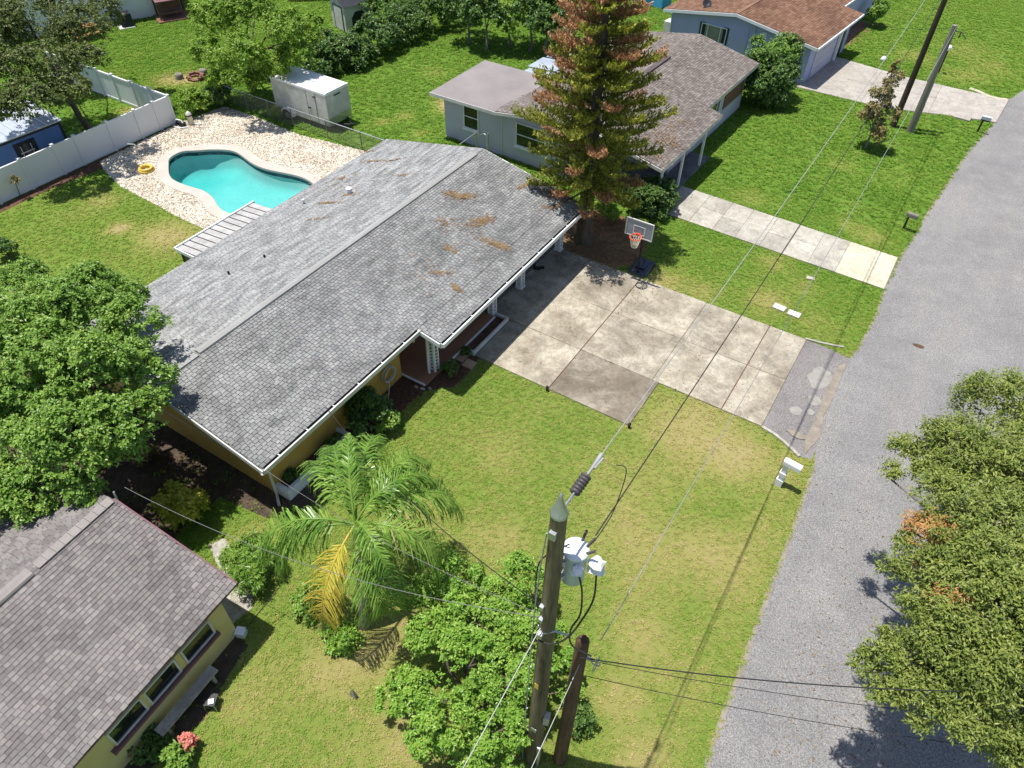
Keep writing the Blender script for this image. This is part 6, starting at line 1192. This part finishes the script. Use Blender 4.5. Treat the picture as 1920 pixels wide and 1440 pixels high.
bush('fern_shrub', 'feathery green shrub left of the palm by the old footpath', 470, 1050, .55, .75, .5, 6000, .16, .035, 'lf_palm', .22, 5)
bush('post_shrub', 'small dark shrub at the foot of the first porch post', 845, 692, .25, .3, .28, 1300, .08, .045, 'lf_hedge', .12, 3)
bush('planter_plant', 'dark leafy plants filling the corner planter box', 545, 893, .45, .22, .25, 900, .09, .05, 'lf_hedge', .1, 3, 'plant'); bush('planter_plant', 'leafy plants at the far end of the corner planter box', 625, 835, .5, .3, .25, 900, .09, .05, 'lf_hedge', .1, 3, 'plant')
bush('bed_plant', 'sparse green plant at the near end of the white bed border', 872, 660, .18, .2, .16, 500, .08, .04, 'lf_hedge', .1, 3, 'plant')
bush('pump_bush', 'bright green bush beside the pool pump and fence corner', 368, 190, .7, .8, .7, 3600, .16, .08, 'lf_mid', .28, 4); bush('pump_bush', 'dark low bush between the fence corner and chain link fence', 410, 180, .55, .8, .55, 3000, .16, .08, 'lf_hedge', .28, 4)
bush('edge_shrub', 'dark small shrub cut by the left edge of the photo', 8, 465, .5, .45, .45, 1600, .12, .06, 'lf_hedge', .2, 3)
bush('flower_bush', 'low bush with coral pink flowers by the pale yellow house', 350, 1393, .35, .2, .16, 500, .09, .06, 'lf_red', .1, 2); bush('low_shrub', 'leafy green low shrub below the coral flowers', 330, 1418, .3, .3, .25, 1500, .12, .07, 'lf_left', .14, 3); bush('low_shrub', 'dark ground shrub along the wall below the plank bench', 285, 1395, .2, .45, .18, 1800, .09, .06, 'lf_hedge', .16, 4)
bush('corner_bush', 'small bright shrub at the far corner of the blue grey house', 1643, 20, 1.0, .75, .8, 3000, .16, .09, 'lf_left', .25, 4)
bush('pole_shrub', 'dark brown shrub between the two near poles', 1085, 1345, .35, .35, .3, 1200, .09, .05, 'lf_hedge', .14, 3); bush('soil_shrub', 'low dark reddish shrub in the shade beside the large left tree', 262, 850, .3, .5, .3, 900, .10, .06, 'lf_small', .2, 3)
bush('ground_weeds', 'low leafy weeds on the lawn just below the yellow palm frond', 640, 1195, .12, .5, .14, 1300, .12, .06, 'lf_bush', .15, 4); bush('ground_weeds', 'patch of low weeds left of the palm trunk', 575, 1130, .12, .55, .14, 1300, .12, .06, 'lf_left', .15, 4)
bush('trailer_weeds', 'tall weeds growing along the trailer side behind the fence', 525, 210, .25, .5, .3, 900, .16, .04, 'lf_mid', .2, 3)
V, S, sd = crown_leaves([(*at(27, 338, .9)[:2], .95, .22, .22, .25)], 220, .10, .06, .12); dl = np.array(dead.location); npmesh('leaves', V-dl, np.arange(len(V)).reshape(-1, 4), ['lf_small'], dead); obj('stem', MB().tube([(0, 0, 0), tuple(np.array(at(27, 338, .9))-dl)], .02, 5), 'bark_grey', dead)
# scattered dead leaves and litter in the shaded soil beds
N = 2600; x = rng.uniform(-21, -11.2, N); y = rng.uniform(2.0, 8.2, N); k = inpoly(x, y, SOIL); P = np.stack([x, y, rng.uniform(.02, .05, N)], 1)[k]
V = leaf_quads(P, unit(rng.normal(0, .35, P.shape)+[0, 0, 1]), .10, .05); npmesh('leaf_litter', V, np.arange(len(V)).reshape(-1, 4), [mat_leaf('dry litter leaf', [(.05, .03, .018), (.11, .065, .035), (.19, .12, .065)], .1, .8)])['kind'] = 'stuff'
N = 2200; x = rng.uniform(-12.8, -10.9, N); y = rng.uniform(8.5, 15.6, N); k = inpoly(x, y, SOIL_FRONT); P = np.stack([x, y, rng.uniform(.02, .05, N)], 1)[k]
V = leaf_quads(P, unit(rng.normal(0, .35, P.shape)+[0, 0, 1]), .09, .035); npmesh('mulch_chips', V, np.arange(len(V)).reshape(-1, 4), [mat_leaf('mulch chip', [(.04, .02, .012), (.11, .05, .03), (.20, .11, .07)], .05, .9)])['kind'] = 'stuff'

xs_ = np.concatenate([rng.uniform(2.0, 7.4, 700), rng.uniform(.9, 2.6, 90), rng.uniform(-11, -1.5, 160), rng.uniform(-11, -7, 150)]); ys_ = np.concatenate([rng.normal(11, 3.0, 700), rng.uniform(4, 40, 90), rng.uniform(15.8, 23, 160), rng.normal(22.6, .5, 150).clip(18.2, 23.1)])
P = np.stack([xs_, ys_, np.where(xs_ < 0, .064, .02)], 1); V = leaf_quads(P, unit(rng.normal(0, .3, P.shape)+[0, 0, 1]), .085, .035); npmesh('fallen_leaves', V, np.arange(len(V)).reshape(-1, 4), [mat_leaf('fallen leaf', [(.07, .05, .03), (.17, .11, .05), (.30, .20, .09)], .1, .8)])['kind'] = 'stuff'
# ------------------------------------------------------------------ queen palm
PB = np.array((-7.75, 5.45, 0)); PC = np.array((-7.95, 6.1, 3.75))
palm = thing('queen_palm', 'queen palm with drooping feathery fronds on the lawn near the white planter', 'palm tree', tuple(PB))
obj('trunk', MB().tube([tuple(PB*(1-t)+PC*t+np.array([.1*math.sin(t*3), 0, 0])) for t in np.linspace(0, 1, 14)], [.17-.06*t+(.01 if i % 2 else 0) for i, t in enumerate(np.linspace(0, 1, 14))], 10), 'bark_grey', palm, PB)
def frond(az, el, L, droop, mat, seed):
    r2 = np.random.default_rng(seed); d = np.array([math.cos(az), math.sin(az), 0]); side = np.array([-math.sin(az), math.cos(az), 0])
    K = 26; pts = []; p = PC.copy(); a = el; st = L/K
    for i in range(K+1):
        pts.append(p.copy()); p = p+(d*math.cos(a)+np.array([0, 0, math.sin(a)]))*st; a -= droop/K*(1+.9*i/K)
    pts = np.array(pts); V = []
    nl = 92
    for s in (-1, 1):
        for k in range(nl):
            t = .16+.84*(k+.5)/nl; i = t*K; i0 = min(int(i), K-1); q = pts[i0]*(1-(i-i0))+pts[i0+1]*(i-i0); tg = unit(pts[i0+1]-pts[i0])
            ll = L*.225*math.sin(math.pi*min(1, .12+.88*t))**.6*r2.uniform(.75, 1.1)*(1.0 if t < .85 else .75)
            dr = unit(side*s*r2.uniform(.5, 1.0)+tg*r2.uniform(.4, .9)+np.array([0, 0, r2.uniform(-.35, .6)])); w = .036*r2.uniform(.7, 1.3)
            m1 = q+dr*ll*.5; m2 = q+dr*ll*.85+np.array([0, 0, -ll*.42]); m3 = m2+np.array([0, 0, -ll*.42])+dr*ll*.05
            wv = tg*w/2
            V += [q-wv*.6, q+wv*.6, m1+wv, m1-wv, m1-wv, m1+wv, m2+wv*.8, m2-wv*.8, m2-wv*.8, m2+wv*.8, m3+wv*.15, m3-wv*.15]
    V = np.array(V)-PB
    fr = npmesh('frond', V, np.arange(len(V)).reshape(-1, 4), [mat], palm)
    obj('midrib', MB().tube([tuple(p_-PB) for p_ in pts[::2]], list(np.linspace(.035, .008, len(pts[::2]))), 5), 'lf_palm' if mat == 'lf_palm' else 'lf_palmy', fr)
def toward(px, py, z):
    q = at(px, py, z)-PC; return math.atan2(q[1], q[0]), math.hypot(q[0], q[1])
for i, (px, py, z, el, L, dr, mt) in enumerate(((850, 965, 2.9, .62, 3.5, 1.7, 'lf_palm'), (800, 880, 3.6, .80, 3.1, 1.5, 'lf_palm'), (700, 830, 3.5, .85, 3.0, 1.3, 'lf_palm'), (640, 805, 3.4, .75, 3.2, 1.4, 'lf_palm'), (575, 830, 3.2, .7, 3.3, 1.6, 'lf_palm'), (440, 1030, 2.6, .5, 3.4, 1.7, 'lf_palm'), (600, 1230, 1.2, -.15, 3.1, 1.3, 'lf_palmy'), (735, 1240, 1.2, .15, 3.4, 2.0, 'lf_palm'), (540, 1060, 2.2, .3, 3.1, 1.7, 'lf_palm'), (770, 1170, 1.8, .35, 3.2, 2.1, 'lf_palm'), (680, 1000, 4.4, 1.2, 2.3, 1.9, 'lf_palm'), (810, 1060, 2.4, .5, 3.2, 1.9, 'lf_palm'), (660, 900, 4.6, 1.25, 2.4, 1.1, 'lf_palm'), (760, 930, 4.0, 1.0, 2.8, 1.7, 'lf_palm'))):
    az, _ = toward(px, py, z); frond(az+rng.normal(0, .08), el, L, dr, mt, 50+i)

# ------------------------------------------------------------------ Norfolk pine
NB = np.array((-11.4, 24.3, 0)); NH = 13.2
npine = thing('norfolk_pine', 'tall tiered pine with browning orange tips beside the basketball hoop', 'pine tree', tuple(NB))
tb = MB().tube([(0, 0, z) for z in np.linspace(0, NH, 20)], [.36-.33*(z/NH)**.9+(.10 if z < .3 else 0) for z in np.linspace(0, NH, 20)], 12)
Vg = []; Vd = []
z = 2.7
while z < NH-.2:
    f = (z-1.6)/(NH-1.6); rmax = 2.8*min(1, .72+1.2*f) if f < .3 else 3.05*(1-(f-.3)/.7)**.95
    nb = 7 if f < .75 else 5; a0 = rng.uniform(0, 6.28)
    for kbr in range(nb):
        az = a0+6.283*kbr/nb+rng.uniform(-.2, .2); Lb = rmax*rng.uniform(.72, 1.05); zz = z+rng.uniform(-.2, .2)
        d = np.array([math.cos(az), math.sin(az), 0]); sd_ = np.array([-math.sin(az), math.cos(az), 0])
        drp = -.16 if f < .25 else .02
        ts = np.linspace(0, 1, 7); bp_ = [d*Lb*t+np.array([0, 0, zz+Lb*(drp*t*1.3+.20*t**2.6)]) for t in ts]
        tb.tube([tuple(p) for p in bp_], list(np.linspace(.05, .012, 7)*(1-.5*f)), 5)
        pd = .12+.34*f if f > .55 else .13
        dead_br = rng.random() < pd; dead_from = rng.uniform(.3, .8) if rng.random() < .22 else 2
        if f < .1 and rng.random() < .35: continue
        nt_ = int(19*Lb/2.4)+4
        for i in range(nt_):
            t = .14+.86*(i+rng.random())/nt_; j = t*6; j0 = min(int(j), 5); p = bp_[j0]*(1-(j-j0))+bp_[j0+1]*(j-j0)
            for s in (-1, 1):
                bl_ = (.26+.34*math.sin(math.pi*min(1, t*.9)))*rng.uniform(.6, 1.1)*min(1, Lb/1.6); bd_ = unit(sd_*s*.8+d*.7+np.array([0, 0, .55+rng.uniform(-.1, .4)]))
                m_ = 13; u = rng.uniform(.1, 1, m_)
                C = p+bd_*(u*bl_)[:, None]+rng.normal(0, .035, (m_, 3)); C[:, 2] += .12*u*u*bl_
                nrm = unit(np.cross(np.broadcast_to(bd_, (m_, 3)), rng.normal(size=(m_, 3))))
                ax = unit(bd_*.7+rng.normal(0, .6, (m_, 3))+np.array([0, 0, .35])); w = unit(np.cross(ax, nrm))*.030; l = ax*(.085*rng.uniform(.7, 1.3, m_))[:, None]
                Q = np.stack([C-l-w*.5, C-w, C+l, C+w], 1).reshape(-1, 3)
                (Vd if (dead_br and t > .2) or t > dead_from else Vg).append(Q)
    z += rng.uniform(.42, .60)
obj('trunk', tb, 'bark', npine)
Vg = np.concatenate(Vg); Vd = np.concatenate(Vd); Va = np.concatenate([Vg, Vd]); mi = np.concatenate([np.zeros(len(Vg)//4, int), np.ones(len(Vd)//4, int)])
npmesh('crown', Va, np.arange(len(Va)).reshape(-1, 4), ['lf_pine', 'lf_pined'], npine, mi)
bush('pine_understorey', 'yellow green low shrub at the foot of the pine beside the clipped hedge', 1140, 395, .5, .6, .45, 2400, .13, .05, 'lf_mid', .2, 3)

# keep the root pruned of leftovers
print('objects', len(bpy.data.objects), 'tris approx', sum(len(o.data.polygons) for o in COL.objects if o.type == 'MESH'))
